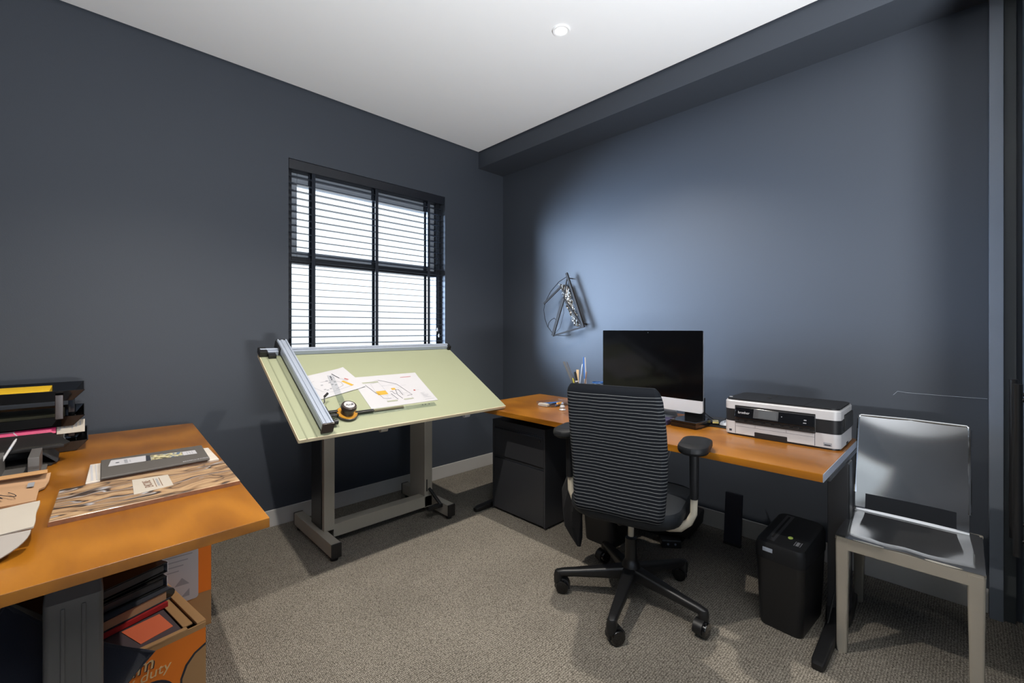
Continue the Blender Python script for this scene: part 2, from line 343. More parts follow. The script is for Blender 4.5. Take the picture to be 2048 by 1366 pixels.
# window behind the camera on the left wall
wf = MB()
for a, b in (((XL-.12, LY0, LZ0), (XL-.04, LY0+.06, LZ1)), ((XL-.12, LY1-.06, LZ0), (XL-.04, LY1, LZ1)), ((XL-.12, LY0+.06, LZ0), (XL-.04, LY1-.06, LZ0+.06)), ((XL-.12, LY0+.06, LZ1-.06), (XL-.04, LY1-.06, LZ1))): wf.box(a, b, .004)
w2 = struct(wf.obj('window_2', skirt_m))
MB().box((XL-.085, LY0+.05, LZ0+.05), (XL-.079, LY1-.05, LZ1-.05)).obj('pane', glass_m, w2)
# window in the back wall
FY0, FY1 = 3.135, 3.20
fr = MB()
fr.box((WX0, FY0, WZ0), (1.0, FY1, WZ1), .003).box((2.150, FY0, WZ0), (WX1, FY1, WZ1), .003).box((1.0, FY0, WZ1-.06), (2.15, FY1, WZ1), .003)
fr.box((1.0, FY0, 1.690), (2.15, FY1, 1.735), .003).box((1.0, FY0, WZ0), (2.15, FY1, WZ0+.05), .003)
w1 = struct(fr.obj('window_1', black_al))
sa = MB(); sy0, sy1 = FY0+.028, FY1
sa.box((1.0, sy0, 1.735), (1.042, sy1, 2.304), .003).box((2.083, sy0, 1.735), (2.150, sy1, 2.304), .003).box((1.042, sy0, 1.735), (2.083, sy1, 1.778), .003).box((1.042, sy0, 2.222), (2.083, sy1, 2.304), .003)
sa.obj('sash', sash_al, w1)
MB().box((1.04, 3.172, 1.776), (2.085, 3.178, 2.224)).obj('pane', glass_m, w1)
MB().box((.998, 3.165, 1.048), (2.152, 3.171, 1.692)).obj('pane', glass_m, w1)
MB().box((WX0, YB-.001, WZ0-.02), (WX1, FY0, WZ0), .002).obj('window_sill', wall_m, w1)
# outdoors: a pale paved yard
struct(MB().box((-9, -9, -.35), (9, 9, -.2)).obj('outside_ground', ground_m))
# right-hand wardrobe opening: jamb, recess and door pair
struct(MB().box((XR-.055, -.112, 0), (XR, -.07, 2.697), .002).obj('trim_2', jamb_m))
struct(MB().box((XR-.035, -.148, 0), (XR, -.112, 2.697)).obj('trim_3', recess_m))
d3 = struct(MB().box((2.515, -.20, .02), (2.83, -.1655, 2.69), .002).obj('door_1', ward_m))
d4 = struct(MB().box((2.19, -.20, .02), (2.51, -.1655, 2.69), .002).obj('door_2', ward_m))
for d, hx in ((d3, 2.614), (d4, 2.41)):
    MB().cyl((hx, -.13, .432), (hx, -.13, 1.052), .0125, 16).obj('door_handle', black_pl, d)
    MB().cyl((hx, -.13, .49), (hx, -.166, .49), .007).cyl((hx, -.13, .995), (hx, -.166, .995), .007).obj('handle_post', black_pl, d)
mk = MB(); 
mk.tube([(XR-.0005, .25, .925), (XR-.0005, .234, .945), (XR-.0005, .2, .941), (XR-.0005, .05, .94), (XR-.0005, -.066, .941)], .0012, 5)
struct(mk.obj('trim_4', mat('scuffed_paint', (128, 136, 146), .6)))                     # scuff line in the paint beside the chair

# ------------------------------------------------------------------ downlights
def downlight(lx, ly, label):
    t = thing('downlight', label, 'downlight', (lx, ly, H-.006), 0)
    MB().lathe([(.032, .0), (.036, -.002), (.044, -.002), (.047, .002), (.047, .0062), (.032, .0062)], n=36).obj('trim_ring', ceil_m, t)
    MB().lathe([(.0001, .003), (.032, .003), (.032, .0058), (.0001, .0058)], n=32).obj('lamp_lens', lamp_glow, t)
    return t
downlight(*LAMPS[0], 'small round recessed ceiling downlight glowing white above the desk')

# ------------------------------------------------------------------ venetian blind
bl = thing('venetian_blind', 'dark blue-grey horizontal slat blind hanging in the window recess', 'blind', (1.5765, 3.11, WZ1))
rail_m = mat('headrail_lacquer', (25, 28, 35), .35)
MB().box((WX0+.004, 3.078, WZ1-.062), (WX1-.004, 3.13, WZ1-.002), .003).obj('headrail', rail_m, bl, True)
MB().box((WX0+.003, 3.07, WZ1-.066), (WX1-.003, 3.078, WZ1-.002), .003).obj('valance', rail_m, bl, True)
pitch = .0462; z = WZ1-.105; sm = None; k = 0
tilt = math.radians(5.5)
while z > WZ0+.03:
    if sm is None:
        t = MB().box((WX0+.006, -.025, -.0017), (WX1-.006, .025, .0017), .001, 1, M=Matrix.Rotation(tilt, 4, 'X'))
        so = t.obj('slat', slat_m, bl); sm = so.data; so.matrix_basis = Matrix.Translation((-1.5765, 0, z-WZ1))
    else:
        so = bpy.data.objects.new('slat', sm); COL.objects.link(so); so.parent = bl
        so.matrix_basis = Matrix.Translation((-1.5765, random.uniform(-.0008, .0008), z-WZ1+random.uniform(-.0008, .0008)))
    z -= pitch; k += 1
for tx in (1.122, 1.583, 2.043):
    for ty in (3.0825, 3.1375):
        MB().box((tx-.012, ty-.0007, WZ0+.02), (tx+.012, ty+.0007, WZ1-.05)).obj('ladder_tape', tape_m, bl, True)
MB().box((WX0+.006, 3.085, WZ0+.012), (WX1-.006, 3.135, WZ0+.026), .003).obj('bottom_rail', slat_m, bl, True)
for cx_, zb in ((2.125, 1.26), (2.14, 1.21), (2.112, 1.24)):
    c = MB().tube([(cx_, 3.08, WZ1-.05), (cx_, 3.079, 1.7), (cx_, 3.079, zb)], .0012, 6).obj('pull_cord', tape_m, bl, True)
    MB().lathe([(.002, .03), (.005, .022), (.006, .006), (.004, 0)], (cx_, 3.079, zb-.03), 10).obj('cord_tassel', white_pl, c, True)

# ------------------------------------------------------------------ drafting table
dt = thing('drafting_table', 'drafting table with tilted pale green board on grey steel legs under the window', 'drafting table', (1.35, 2.6, 0))
for fx, side in ((.952, -1), (1.712, 1)):
    ft = MB().box((fx, 2.362, .022), (fx+.052, 2.94, .095), .003).obj('foot', cream_steel, dt, True)
    for fy in (2.354, 2.938): 
        c = MB().box((fx-.001, fy, .02), (fx+.053, fy+.011, .096), .002)
        for i in range(5): c.box((fx+.004+i*.01, fy-.0015 if fy < 2.5 else fy+.01, .024), (fx+.008+i*.01, fy+.0005 if fy < 2.5 else fy+.0125, .092))
        c.obj('end_cap', black_pl, ft, True)
    for fy in (2.39, 2.90): MB().lathe([(.014, .022), (.014, .014), (.022, .01), (.022, 0), (.0001, 0)], (fx+.026, fy, 0), 14).obj('leveller', black_pl, ft, True)
    x0 = .985 if side < 0 else 1.655
    cl = MB().box((x0, 2.548, .09 if side < 0 else .04), (x0+.062, 2.735, .80), .004).obj('column', cream_steel, dt, True)
    xo = x0-.006 if side < 0 else x0+.062
    MB().box((xo, 2.575, .10), (xo+.006, 2.725, .82), .001).obj('slide_cover', black_pl, cl, True)
    MB().box((x0+.008, 2.57, .78), (x0+.05, 2.70, .865), .006).obj('tilt_bracket', dark_me, cl, True)
MB().box((1.04, 2.548, .045), (1.72, 2.62, .12), .004).obj('crossbar', cream_steel, dt, True)
pd = MB().tube([(1.69, 2.545, .165), (1.70, 2.44, .095), (1.70, 2.43, .085)], .011, 8).box((1.60, 2.415, .07), (1.712, 2.45, .095), .006)
pd.obj('foot_pedal', black_pl, dt, True)
MB().box((1.668, 2.5465, .15), (1.676, 2.5485, .23)).obj('pedal_slot', rubber_m, dt, True)
th = math.atan2(.36, .64)
BF = frame((.695, 2.078, .754), (1, 0, 0), (0, math.cos(th), math.sin(th)))           # board frame: x along, y up the slope, z off the surface
def on_board(x, y, zz=0, rz=0): return BF @ Matrix.Translation((x, y, zz)) @ Matrix.Rotation(rz, 4, 'Z')
dti = full(dt).inverted()
bd = MB().box((0, 0, -.022), (1.27, .735, 0), .003).obj('board', board_m, dt); bd.matrix_basis = dti @ BF
MB().box((-.001, -.002, -.021), (1.271, .0035, -.001), .002).obj('edge_band', board_edge, bd)
MB().box((-.003, 0, -.021), (.001, .735, -.001), .002).obj('edge_band', board_edge, bd)
MB().box((.03, -.0005, -.0015), (.036, .735, .0008)).box((.075, 0, -.0015), (.08, .735, .0008)).obj('rail_strip', mat('board_strip', (120, 124, 100), .5), bd)
for kx in (.435, .985):
    MB().cyl((kx, .03, -.022), (kx, .03, -.05), .012, 14).cyl((kx-.02, .03, -.05), (kx+.02, .03, -.05), .014, 14).obj('clamp_knob', white_pl if kx > .7 else cream_steel, bd)

# ------------------------------------------------------------------ drafting machine (clamped on the board)
dm = thing('drafting_machine', 'track drafting machine with aluminium rails and round protractor head on the board', 'drafting machine', M=BF.copy())
hr = MB().box((.0, .705, .001), (1.255, .742, .028), .003).box((.0, .717, .028), (1.255, .735, .034), .002).obj('top_rail', satin_al, dm)
MB().box((-.006, .695, 0), (.035, .748, .034), .004).obj('rail_end_cap', black_pl, hr); MB().box((1.245, .69, 0), (1.27, .746, .032), .004).obj('rail_end_cap', black_pl, hr)
MB().box((.035, .675, .001), (.075, .705, .022), .003).obj('stop_clamp', black_pl, hr)
vr = MB()
vr.box((.098, .02, .018), (.152, .79, .052), .002).box((.1, .02, .052), (.108, .79, .058), .001).box((.118, .02, .052), (.132, .79, .056), .001).box((.142, .02, .052), (.15, .79, .058), .001)
vr = vr.obj('vertical_rail', satin_al, dm)
MB().box((.096, .012, .004), (.154, .02, .058), .002).obj('rail_end_cap', knob_m, vr); MB().box((.096, .79, .006), (.154, .796, .056), .002).obj('rail_end_cap', black_pl, vr)
MB().box((.11, .70, .03), (.145, .76, .05), .004).box((.09, .7, .005), (.1, .79, .05), .003).obj('carriage', black_pl, vr)
MB().box((.105, .02, .004), (.113, .76, .018)).obj('rail_track', black_al, vr)
hd = MB().lathe([(.0001, .004), (.052, .004), (.054, .007), (.054, .013), (.050, .0145), (.0001, .0145)], (.262, .122, 0), 40).obj('protractor_base', black_pl, dm)
pr = MB().lathe([(.032, .0146), (.050, .0146), (.050, .0165), (.032, .0165)], (.262, .122, 0), 40).obj('protractor_ring', brass_m, hd)
gt = MB()
for i in range(36):
    a = 2*PI*i/36; gt.line((.262+math.cos(a)*.044, .122+math.sin(a)*.044), (.262+math.cos(a)*.049, .122+math.sin(a)*.049), .0008, .0168)
gt.obj('graduation_marks', ink_m, hd)
MB().lathe([(.0001, .016), (.033, .016), (.030, .034), (.031, .042), (.038, .046), (.039, .056), (.035, .064), (.028, .066), (.0001, .066)], (.262, .122, 0), 36).obj('head_knob', knob_m, hd)
MB().lathe([(.0001, .066), (.0265, .066), (.026, .0672), (.0001, .0672)], (.262, .122, 0), 30).obj('logo_disc', white_pl, hd)
text('Ayd', .021, ink_m, hd, Matrix.Translation((.257, .121, .0676)), shear=.3)
MB().lathe([(.0001, 0), (.005, 0), (.005, .0006), (.0001, .0006)], (.2785, .122, .0672), 12).obj('logo_mark', ink_m, hd)
MB().box((.152, .095, .008), (.166, .165, .04), .003).box((.162, .108, .01), (.215, .122, .022), .003).box((.162, .135, .01), (.22, .15, .022), .003).cyl((.17, .06, .02), (.19, .06, .02), .013, 14).box((.152, .05, .008), (.172, .098, .03), .003).obj('arm_bracket', black_pl, dm)
MB().tube([(.162, .20, .02), (.178, .214, .026), (.182, .237, .04), (.205, .258, .045)], [.003, .003, .003, .003], 8).tube([(.184, .24, .041), (.205, .258, .045)], .0062, 10).obj('brake_lever', black_pl, dm)
hs_ = MB().box((.30, .094, .0035), (.79, .126, .0055), .0006).obj('clear_scale', acrylic_m, dm)
MB().box((.30, .110, .007), (.405, .126, .017), .003).cyl((.325, .118, .017), (.325, .118, .0185), .004, 12).cyl((.39, .118, .017), (.39, .118, .0185), .004, 12).obj('scale_clamp', black_pl, hs_)
MB().box((.41, .114, .006), (.585, .128, .0075), .001).obj('scale_grip', olive_m, hs_)
g = MB()
for i in range(46): g.line((.31+i*.0102, .094), (.31+i*.0102, .098+(.003 if i % 5 == 0 else 0)), .0006, .0058)
for x in (.70, .72, .745): g.rect((x, .112), (x+.008, .118), .0058)
g.obj('graduation_marks', ink_m, hs_)
vs_ = MB().box((.246, .165, .0035), (.282, .475, .0055), .0006, M=Matrix.Translation((.262, .122, 0)) @ Matrix.Rotation(math.radians(-6), 4, 'Z') @ Matrix.Translation((-.262, -.122, 0))).obj('clear_scale', acrylic_m, dm)
RM = Matrix.Translation((.262, .122, 0)) @ Matrix.Rotation(math.radians(-6), 4, 'Z') @ Matrix.Translation((-.262, -.122, 0))
MB().box((.252, .160, .007), (.276, .185, .017), .003, M=RM).obj('scale_clamp', black_pl, vs_)
MB().box((.296, .140, .02), (.312, .170, .04), .004).obj('index_lever', black_pl, dm)
g = MB()
for i in range(28): g.line((.246, .18+i*.0102), (.250+(.003 if i % 5 == 0 else 0), .18+i*.0102), .0006, .0058)
for y in (.43, .445, .458): g.rect((.258, y), (.266, y+.007), .0058)
g.bm.transform(RM); g.obj('graduation_marks', ink_m, vs_)

# ------------------------------------------------------------------ drawings on the board
p2 = thing('floor_plan_sheet', 'white sheet with a black and ochre house floor plan lying flat on the green board', 'drawing', M=on_board(.405, .142, .0012, math.radians(.3)))
MB().sheet(lambda u, v: (.425*u, .292*v, .003*(max(0, v-.85)/.15)**2), 10, 8, .0006).obj('sheet', white_pa, p2)
L2 = MB(); zz = .0012
def poly(mb, pts, w, z=.0012, closed=False, s=(1, 1), o=(0, 0)):
    q = [(o[0]+p[0]*s[0], o[1]+p[1]*s[1]) for p in pts]
    for a, b in zip(q, q[1:]+(q[:1] if closed else [])):
        if a != b: mb.line(a, b, w, z)
poly(L2, [(.055, .215), (.085, .125), (.095, .125), (.105, .075), (.135, .068), (.15, .068)], .0022)
poly(L2, [(.15, .25), (.245, .195), (.29, .078), (.255, .075)], .0022)
poly(L2, [(.17, .13), (.185, .13), (.188, .105), (.205, .105), (.21, .14), (.23, .14), (.232, .085)], .0026)
poly(L2, [(.168, .11), (.185, .052)], .0032); poly(L2, [(.2, .1), (.215, .054)], .0032)
L2.obj('printed_walls', ink_m, p2)
L3 = MB()
poly(L3, [(.08, .23), (.15, .25)], .0012); poly(L3, [(.085, .125), (.09, .22), (.14, .228), (.148, .19), (.2, .19)], .0012)
poly(L3, [(.148, .19), (.148, .13)], .0012); poly(L3, [(.2, .19), (.245, .195)], .0012); poly(L3, [(.105, .1), (.165, .098), (.165, .068)], .0012); poly(L3, [(.135, .068), (.135, .1)], .001)
poly(L3, [(.21, .105), (.27, .1)], .001); poly(L3, [(.24, .14), (.24, .08)], .001); poly(L3, [(.22, .16), (.262, .155)], .001)
poly(L3, [(.12, .066), (.115, .04), (.17, .035), (.175, .05)], .001); poly(L3, [(.22, .05), (.225, .035), (.275, .04), (.28, .07)], .001)
for i in range(6): L3.line((.35, .085-i*.009), (.35+(.03, .02, .045, .04, .03, .05)[i], .085-i*.009), .0015, zz)
L3.line((.345, .02), (.41, .02), .002, zz); L3.line((.26, .175), (.30, .178), .0012, zz); L3.line((.33, .118), (.36, .118), .0012, zz); L3.line((.35, .272), (.385, .272), .004, zz)
L3.obj('printed_lines', ink_grey, p2)
MB().rect((.088, .108), (.15, .145), .0009).obj('printed_room', yellow_ink, p2); MB().rect((.19, .142), (.215, .16), .0009).obj('printed_room', yellow_ink, p2)
q = MB().rect((.32, .112), (.332, .122), .0012); q.line((.3, .256), (.375, .258), .004, .0012); q.obj('printed_stamp', red_ink, p2)
MB().rect((.045, .228), (.145, .24), .0009).rect((.112, .038), (.178, .05), .0008).rect((.218, .04), (.282, .05), .0008).obj('printed_garden', olive_ink, p2)
p1 = thing('site_plan_sheet', 'white site plan drawing tilted beside the aluminium rail under the clear ruler', 'drawing', M=on_board(.165, .262, .0032, math.radians(15)))
MB().sheet(lambda u, v: (.298*u, .21*v, .0008+.004*(max(0, u-.85)/.15)**2), 10, 6, .0006).obj('sheet', white_pa, p1)
A1 = MB(); zz = .0016
poly(A1, [(.055, .15), (.04, .135), (.04, .11), (.062, .055), (.085, .035), (.11, .032)], .0018, zz); poly(A1, [(.055, .15), (.075, .15)], .0018, zz)
poly(A1, [(.11, .032), (.17, .035), (.24, .04)], .0022, zz)
A1.obj('printed_outline', ink_grey, p1)
A2 = MB(); A2.line((.2, .178), (.215, .125), .006, zz); poly(A2, [(.215, .125), (.225, .11), (.24, .085)], .0012, zz)
A5 = MB()
for a in ((.085, .1), (.078, .06), (.088, .05), (.13, .125), (.135, .105), (.14, .085), (.11, .055), (.155, .075), (.165, .1)): A5.rect(a, (a[0]+.013, a[1]+.009), zz)
A5.obj('printed_blocks', ink_grey, p1)
poly(A2, [(.10, .13), (.17, .12), (.2, .09), (.195, .06), (.14, .045)], .0012, zz)
A2.obj('printed_buildings', ink_m, p1)
A3 = MB(); A3.quad([(.205, .095, zz), (.222, .098, zz), (.25, .04, zz), (.232, .036, zz)]); A3.obj('printed_block', yellow_ink, p1)
A4 = MB(); A4.quad([(.235, .11, zz), (.242, .115, zz), (.258, .095, zz), (.247, .095, zz)]); A4.obj('printed_flag', red_ink, p1)

# ------------------------------------------------------------------ right-hand desk
rd = thing('office_desk', 'long desk with orange beech top along the wall under the silver computer', 'desk', (2.27, 1.36, 0))
MB().box((1.896, .357, .70), (2.63, 2.385, .73), .002).obj('desktop', wood_m, rd, True)
MB().box((1.9, .3552, .7), (2.628, .357, .729)).obj('edge_band', satin_al, rd, True)
for ly in (.342, 2.305):
    lg = MB().box((2.30, ly, .05), (2.385, ly+.075, .685), .004).box((2.385, ly+.02, .05), (2.45, ly+.055, .685), .003).obj('leg', dark_me, rd, True)
    MB().box((2.3, ly-.002, .06), (2.306, ly+.0, .68)).obj('leg_groove', rubber_m, lg, True)
    M_ = MB(); rings = []
    for x, w, h in ((1.925, .036, .022), (1.95, .046, .030), (2.2, .05, .045), (2.3, .085, .06), (2.4, .085, .06), (2.6, .06, .03)):
        rings.append([(x, ly+.0375+p[0], h/2+p[1]) for p in rr(0, 0, w, h, .008)])
    M_.loft(rings).obj('foot', black_pl, lg, True)
    MB().box((2.0, ly+.01, .68), (2.58, ly+.065, .70), .003).obj('support_arm', dark_me, lg, True)
MB().box((2.405, .46, .60), (2.435, 2.29, .685), .004).obj('crossbeam', dark_me, rd, True)

# ------------------------------------------------------------------ drawer pedestal
pe = thing('drawer_pedestal', 'charcoal steel two-drawer filing pedestal under the left end of the beech desk', 'cabinet', (2.3, 2.07, 0))
px0, px1, py0, py1, pz = 2.05, 2.56, 1.815, 2.302, .625
MB().box((px0+.012, py0, .012), (px1, py1, pz), .003).obj('body', dark_me, pe, True)
for (a, b, c, d) in ((py0+.0, py0+.012, .012, pz), (py1-.012, py1, .012, pz)): MB().box((px0, a, c), (px0+.014, b, d), .002).obj('side_frame', dark_me, pe, True)
MB().box((px0, py0+.012, pz-.035), (px0+.014, py1-.012, pz), .002).obj('top_frame', dark_me, pe, True)
d1 = MB().box((px0+.001, py0+.014, .385), (px0+.02, py1-.014, .567), .004).obj('drawer', dark_me, pe, True)
d2 = MB().box((px0+.001, py0+.014, .018), (px0+.02, py1-.014, .362), .004).obj('drawer', dark_me, pe, True)
for d, zz in ((d1, .567), (d2, .362)): MB().box((px0+.006, py0+.02, zz), (px0+.03, py1-.02, zz+.004), .001).obj('pull_lip', black_al, d, True)
MB().cyl((px0+.002, py0+.045, .545), (px0-.004, py0+.045, .545), .008, 16).obj('lock', black_gl, d1, True)

# ------------------------------------------------------------------ office chair
CX_, CY_, CYAW = 1.826, 1.085, math.radians(15)
oc = thing('office_chair', 'navy pinstripe office swivel chair on black five-star base facing the desk', 'office chair', (CX_, CY_, 0), CYAW)
caster_m = None
for i in range(5):
    a = math.radians(54+72*i)-CYAW; ca, sn = math.cos(a), math.sin(a)
    rings = []
    for r, w, h, z in ((.03, .062, .06, .125), (.06, .058, .056, .122), (.15, .05, .046, .112), (.25, .042, .038, .100), (.31, .038, .036, .093), (.335, .036, .034, .088), (.35, .026, .022, .086)):
        rings.append([(r*ca-p[0]*sn, r*sn+p[0]*ca, z+p[1]) for p in rr(0, 0, w, h, .014)])
    lg = MB().loft(rings).obj('base_leg', black_pl, oc)
    ex, ey = .335*ca, .335*sn
    ax = math.radians(-127+(25, -20, 10, 35, -30)[i])-CYAW                              # direction of the wheel axle
    tx, ty = math.cos(ax), math.sin(ax); wx, wy = -ty, tx
    if wx*ca+wy*sn > 0: wx, wy = -wx, -wy
    kx, ky = ex+wx*.018, ey+wy*.018
    def disc(o, r, a0=0, a1=2*PI, n=22, z0=.031): return [(kx+tx*o+wx*r*math.cos(q), ky+ty*o+wy*r*math.cos(q), z0+r*math.sin(q)) for q in [a0+(a1-a0)*k/n for k in range(n if a1-a0 > 6.2 else n+1)]]
    MB().loft([[(ex+p[0]*f, ey+p[1]*f, z) for p in rr(0, 0, .046, .042, .018, 4)] for z, f in ((.040, .8), (.046, .95), (.08, 1.0), (.098, .8))]).loft([disc(o, r, -.25, PI+.25) for o, r in ((-.027, .031), (-.025, .035), (.012, .036), (.014, .031))]).obj('caster_hood', black_pl, lg)
    MB().loft([disc(o, r) for o, r in ((-.022, .027), (-.020, .0305), (.022, .0305), (.026, .028), (.027, .022))]).obj('caster_wheel', black_gl, lg)
MB().lathe([(.0001, .085), (.042, .085), (.046, .10), (.044, .15), (.036, .17), (.030, .18), (.027, .19), (.026, .282), (.0001, .282)], n=24).obj('column_sleeve', black_pl, oc)
MB().cyl((0, 0, .29), (0, 0, .40), .0135, 18).obj('gas_column', white_en, oc)
MB().box((-.12, -.08, .392), (.14, .08, .42), .012).obj('mechanism', black_pl, oc)
rings = []
for z, g_, dx in ((.405, .80, 0), (.412, .90, 0), (.425, .97, 0), (.445, 1.0, 0), (.47, 1.0, 0), (.486, .97, 0), (.494, .9, 0), (.497, .75, 0)):
    rings.append([(.03+p[0], p[1], z+.006+(-.02*max(0, (p[0]-.15)/.1))) for p in rr(0, 0, .50*g_, .49*g_, .12, 6)])
MB().loft(rings).obj('seat', seat_cloth, oc)
rings = []
for zf in [0, .012, .03, .07, .14, .22, .30, .38, .45, .52, .56, .578, .588, .593]:
    z = .465+zf*.955; q = zf/.593
    w = .385+.03*math.sin(min(1, q*1.05)*PI*.9); t = .05; 
    if zf < .012: w, t = w*.93, .02
    elif zf < .03: w, t = w*.98, .038
    if zf > .55:
        e = (zf-.55)/.043; w *= 1-.10*e**3; t *= max(.3, 1-.75*e**2)
    lean = -.25-.055*max(0, q-.3)/.7+.035*math.sin(q*PI)*.5
    sag = 0
    rr_ = []
    for p in rr(0, 0, t, w, .022, 5):
        yy = p[1]; xx = lean+p[0]+.05*(yy/.2)**2*(.9-.5*q)
        rr_.append((xx, yy, z+(.012*(1-(yy/.2)**2)*-1 if q < .1 else 0)-.02*(q > .9)*abs(yy/.2)**3))
    rings.append(rr_)
bk = MB().loft(rings).obj('backrest', stripe_m, oc)
MB().tube([(-.08, 0, .408), (-.17, 0, .415), (-.20, 0, .47), (-.21, 0, .6)], [.014, .014, .016, .016], 10).obj('back_stem', black_pl, oc)
for sg in (-1, 1):
    st = MB().tube([(-.04, sg*.10, .388), (-.045, sg*.18, .386), (-.05, sg*.225, .398), (-.05, sg*.262, .43), (-.05, sg*.280, .47), (-.05, sg*.282, .54)], [.017, .017, .017, .016, .0145, .0145], 12).obj('arm_tube', white_en, oc)
    po = MB().loft([[(-.05+p[0], sg*.282+p[1], z) for p in rr(0, 0, .052*g_, .032*g_, .014)] for z, g_ in ((.535, .94), (.54, 1), (.70, 1.06), (.742, 1.06))]).obj('arm_post', dark_pl, oc)
    rings = []
    for z, g_ in ((.738, .86), (.744, .95), (.752, 1.0), (.764, 1.0), (.772, .96), (.778, .82), (.7805, .6)):
        rings.append([(-.04+p[0], sg*.285+p[1], z-.004*(p[0]/.12)**2) for p in rr(0, 0, .235*g_, .122*g_, .061, 7)])
    MB().loft(rings).obj('arm_pad', dark_pl, po)
# black cloth over the left arm tube
tw = thing('hanging_cloth', 'crumpled black cloth with a white care tag hanging off the chair arm', 'cloth', (CX_-.02, CY_+.30, .13), CYAW)
rings = []
for zf, w, d, ox in ((0, .016, .012, .03), (.05, .05, .03, .025), (.11, .08, .045, .012), (.2, .10, .055, -.002), (.3, .115, .06, -.012), (.37, .10, .055, -.012), (.41, .105, .07, -.006), (.435, .085, .06, 0), (.445, .05, .04, .0)):
    ring = []
    for j in range(26):
        a = 2*PI*j/26; f = 1+.22*math.sin(3*a+zf*9)+.12*math.sin(7*a-zf*14)
        ring.append((ox+.5*w*f*math.cos(a)*.8, .5*w*f*math.sin(a)+.02*math.sin(zf*11), zf))
    rings.append(ring)
MB().loft(rings).obj('cloth', black_towel, tw)
MB().box((-.075, -.022, .285), (-.066, .018, .322), .003, M=Matrix.Rotation(.05, 4, 'X')).obj('care_tag', white_pa, tw)

# ------------------------------------------------------------------ all-in-one computer
im = thing('desktop_computer', 'silver all-in-one computer with switched-off black screen on the beech desk', 'computer', (2.378, 1.298, .73), math.radians(-3.1))
iw, zt, zc, zb = .325, .511, .135, .068
MB().loft([[(x, p[0], (zt+zc)/2+p[1]) for p in rr(0, 0, iw*2*s, zt-zc, .004)] for x, s in ((-.004, .999), (.004, 1))]).obj('screen', screen_gl, im)
scr = [(-iw, zb+.014), (-iw+.004, zb+.004), (-iw+.014, zb), (iw-.014, zb), (iw-.004, zb+.004), (iw, zb+.014), (iw, zc), (-iw, zc)]
MB().loft([[(x, p[0], p[1]) for p in scr] for x in (-.004, .004)]).obj('chin', silver_al, im)
rings = []
for x, g_ in ((.004, 1.0), (.009, .998), (.02, .9), (.04, .6), (.048, .3)): rings.append([(x, p[0], (zt+zb)/2+p[1]) for p in rr(0, 0, 2*iw*g_, (zt-zb)*g_, .014)])
MB().loft(rings).obj('back_shell', silver_al, im)
MB().cyl((-.0042, 0, zt-.012), (-.0047, 0, zt-.012), .003, 12).obj('camera_lens', dark_pl, im)
MB().sheet(lambda u, v: (-.055+.15*u if u < .0 else (-.06+.2*min(u/.55, 1) if u < .55 else .14-.10*(u-.55)/.45), -.105+.21*v, .006+(0 if u < .55 else .26*((u-.55)/.45))), 20, 4, .008).obj('stand', silver_al, im)

# ------------------------------------------------------------------ printer
pt = thing('inkjet_printer', 'black and silver multifunction inkjet printer on the right end of the beech desk', 'printer', (2.45, .61, .73))
PX0, PX1, PY0, PY1, PZ = 2.298, 2.588, .370, .842, .73
def pslab(z0, z1, inset=0, r=.03): return [[(p[0], p[1], z) for p in rr((PX0+PX1)/2, (PY0+PY1)/2, PX1-PX0-2*inset, PY1-PY0-2*inset, r, 5)] for z in (z0, z1)]
MB().loft(pslab(PZ, PZ+.008, .006)).obj('base', black_pl, pt, True)
MB().loft(pslab(PZ+.008, PZ+.068)).obj('lower_case', white_pl, pt, True)
MB().loft(pslab(PZ+.068, PZ+.128, .0008)).obj('middle_case', dark_pl, pt, True)
MB().loft(pslab(PZ+.128, PZ+.165)+pslab(PZ+.168, PZ+.171, .003)).obj('upper_case', white_pl, pt, True)
lid = MB(); lid.loft(pslab(PZ+.171, PZ+.178, .007)); lid = lid.obj('lid', dark_pl, pt, True)
MB().box((PX0+.012, .668, PZ+.178), (PX1-.02, .6695, PZ+.1786)).box((PX0+.012, .505, PZ+.178), (PX1-.02, .5065, PZ+.1786)).box((PX0+.13, .672, PZ+.178), (PX0+.15, .69, PZ+.1795), .001).obj('lid_seam', rubber_m, lid, True)
FX = PX0
MB().box((FX-.0015, .458, PZ+.062), (FX+.02, .792, PZ+.148), .003).obj('front_recess', black_pl, pt, True)
PM = Matrix.Translation((FX-.004, 0, PZ+.112)) @ Matrix.Rotation(math.radians(17), 4, 'Y') @ Matrix.Translation((-(FX-.004), 0, -(PZ+.112)))
cp = MB().box((FX-.012, .46, PZ+.088), (FX+.004, .788, PZ+.140), .003, M=PM).obj('control_panel', black_gl, pt, True)
MB().box((FX-.0135, .60, PZ+.094), (FX-.0118, .705, PZ+.136), .0004, M=PM).obj('panel_bezel', dark_me, cp, True)
MB().box((FX-.0142, .605, PZ+.096), (FX-.0134, .684, PZ+.134), .0003, M=PM).obj('touch_screen', screen_grey, cp, True)
MB().box((FX-.0128, .49, PZ+.112), (FX-.0119, .500, PZ+.116), 0, M=PM).box((FX-.0128, .49, PZ+.1), (FX-.0119, .502, PZ+.103), 0, M=PM).box((FX-.0128, .585, PZ+.115), (FX-.0119, .589, PZ+.118), 0, M=PM).obj('panel_icons', ink_grey, cp, True)
def on_front(y, z, x=FX): return Matrix.Translation((-2.45, -.61, -.73)) @ frame((x, y, z), (0, -1, 0), (0, 0, 1))
tt = text('brother', .0165, white_pa, pt, Matrix.Translation((-2.45, -.61, -.73)) @ PM @ frame((FX-.0124, .748, PZ+.113), (0, -1, 0), (0, 0, 1)))
sl = MB().box((FX-.008, .462, PZ+.063), (FX+.01, .788, PZ+.073), .002)
for i in range(8): sl.box((FX-.009, .48+i*.038, PZ+.073), (FX+.004, .505+i*.038, PZ+.080), .001)
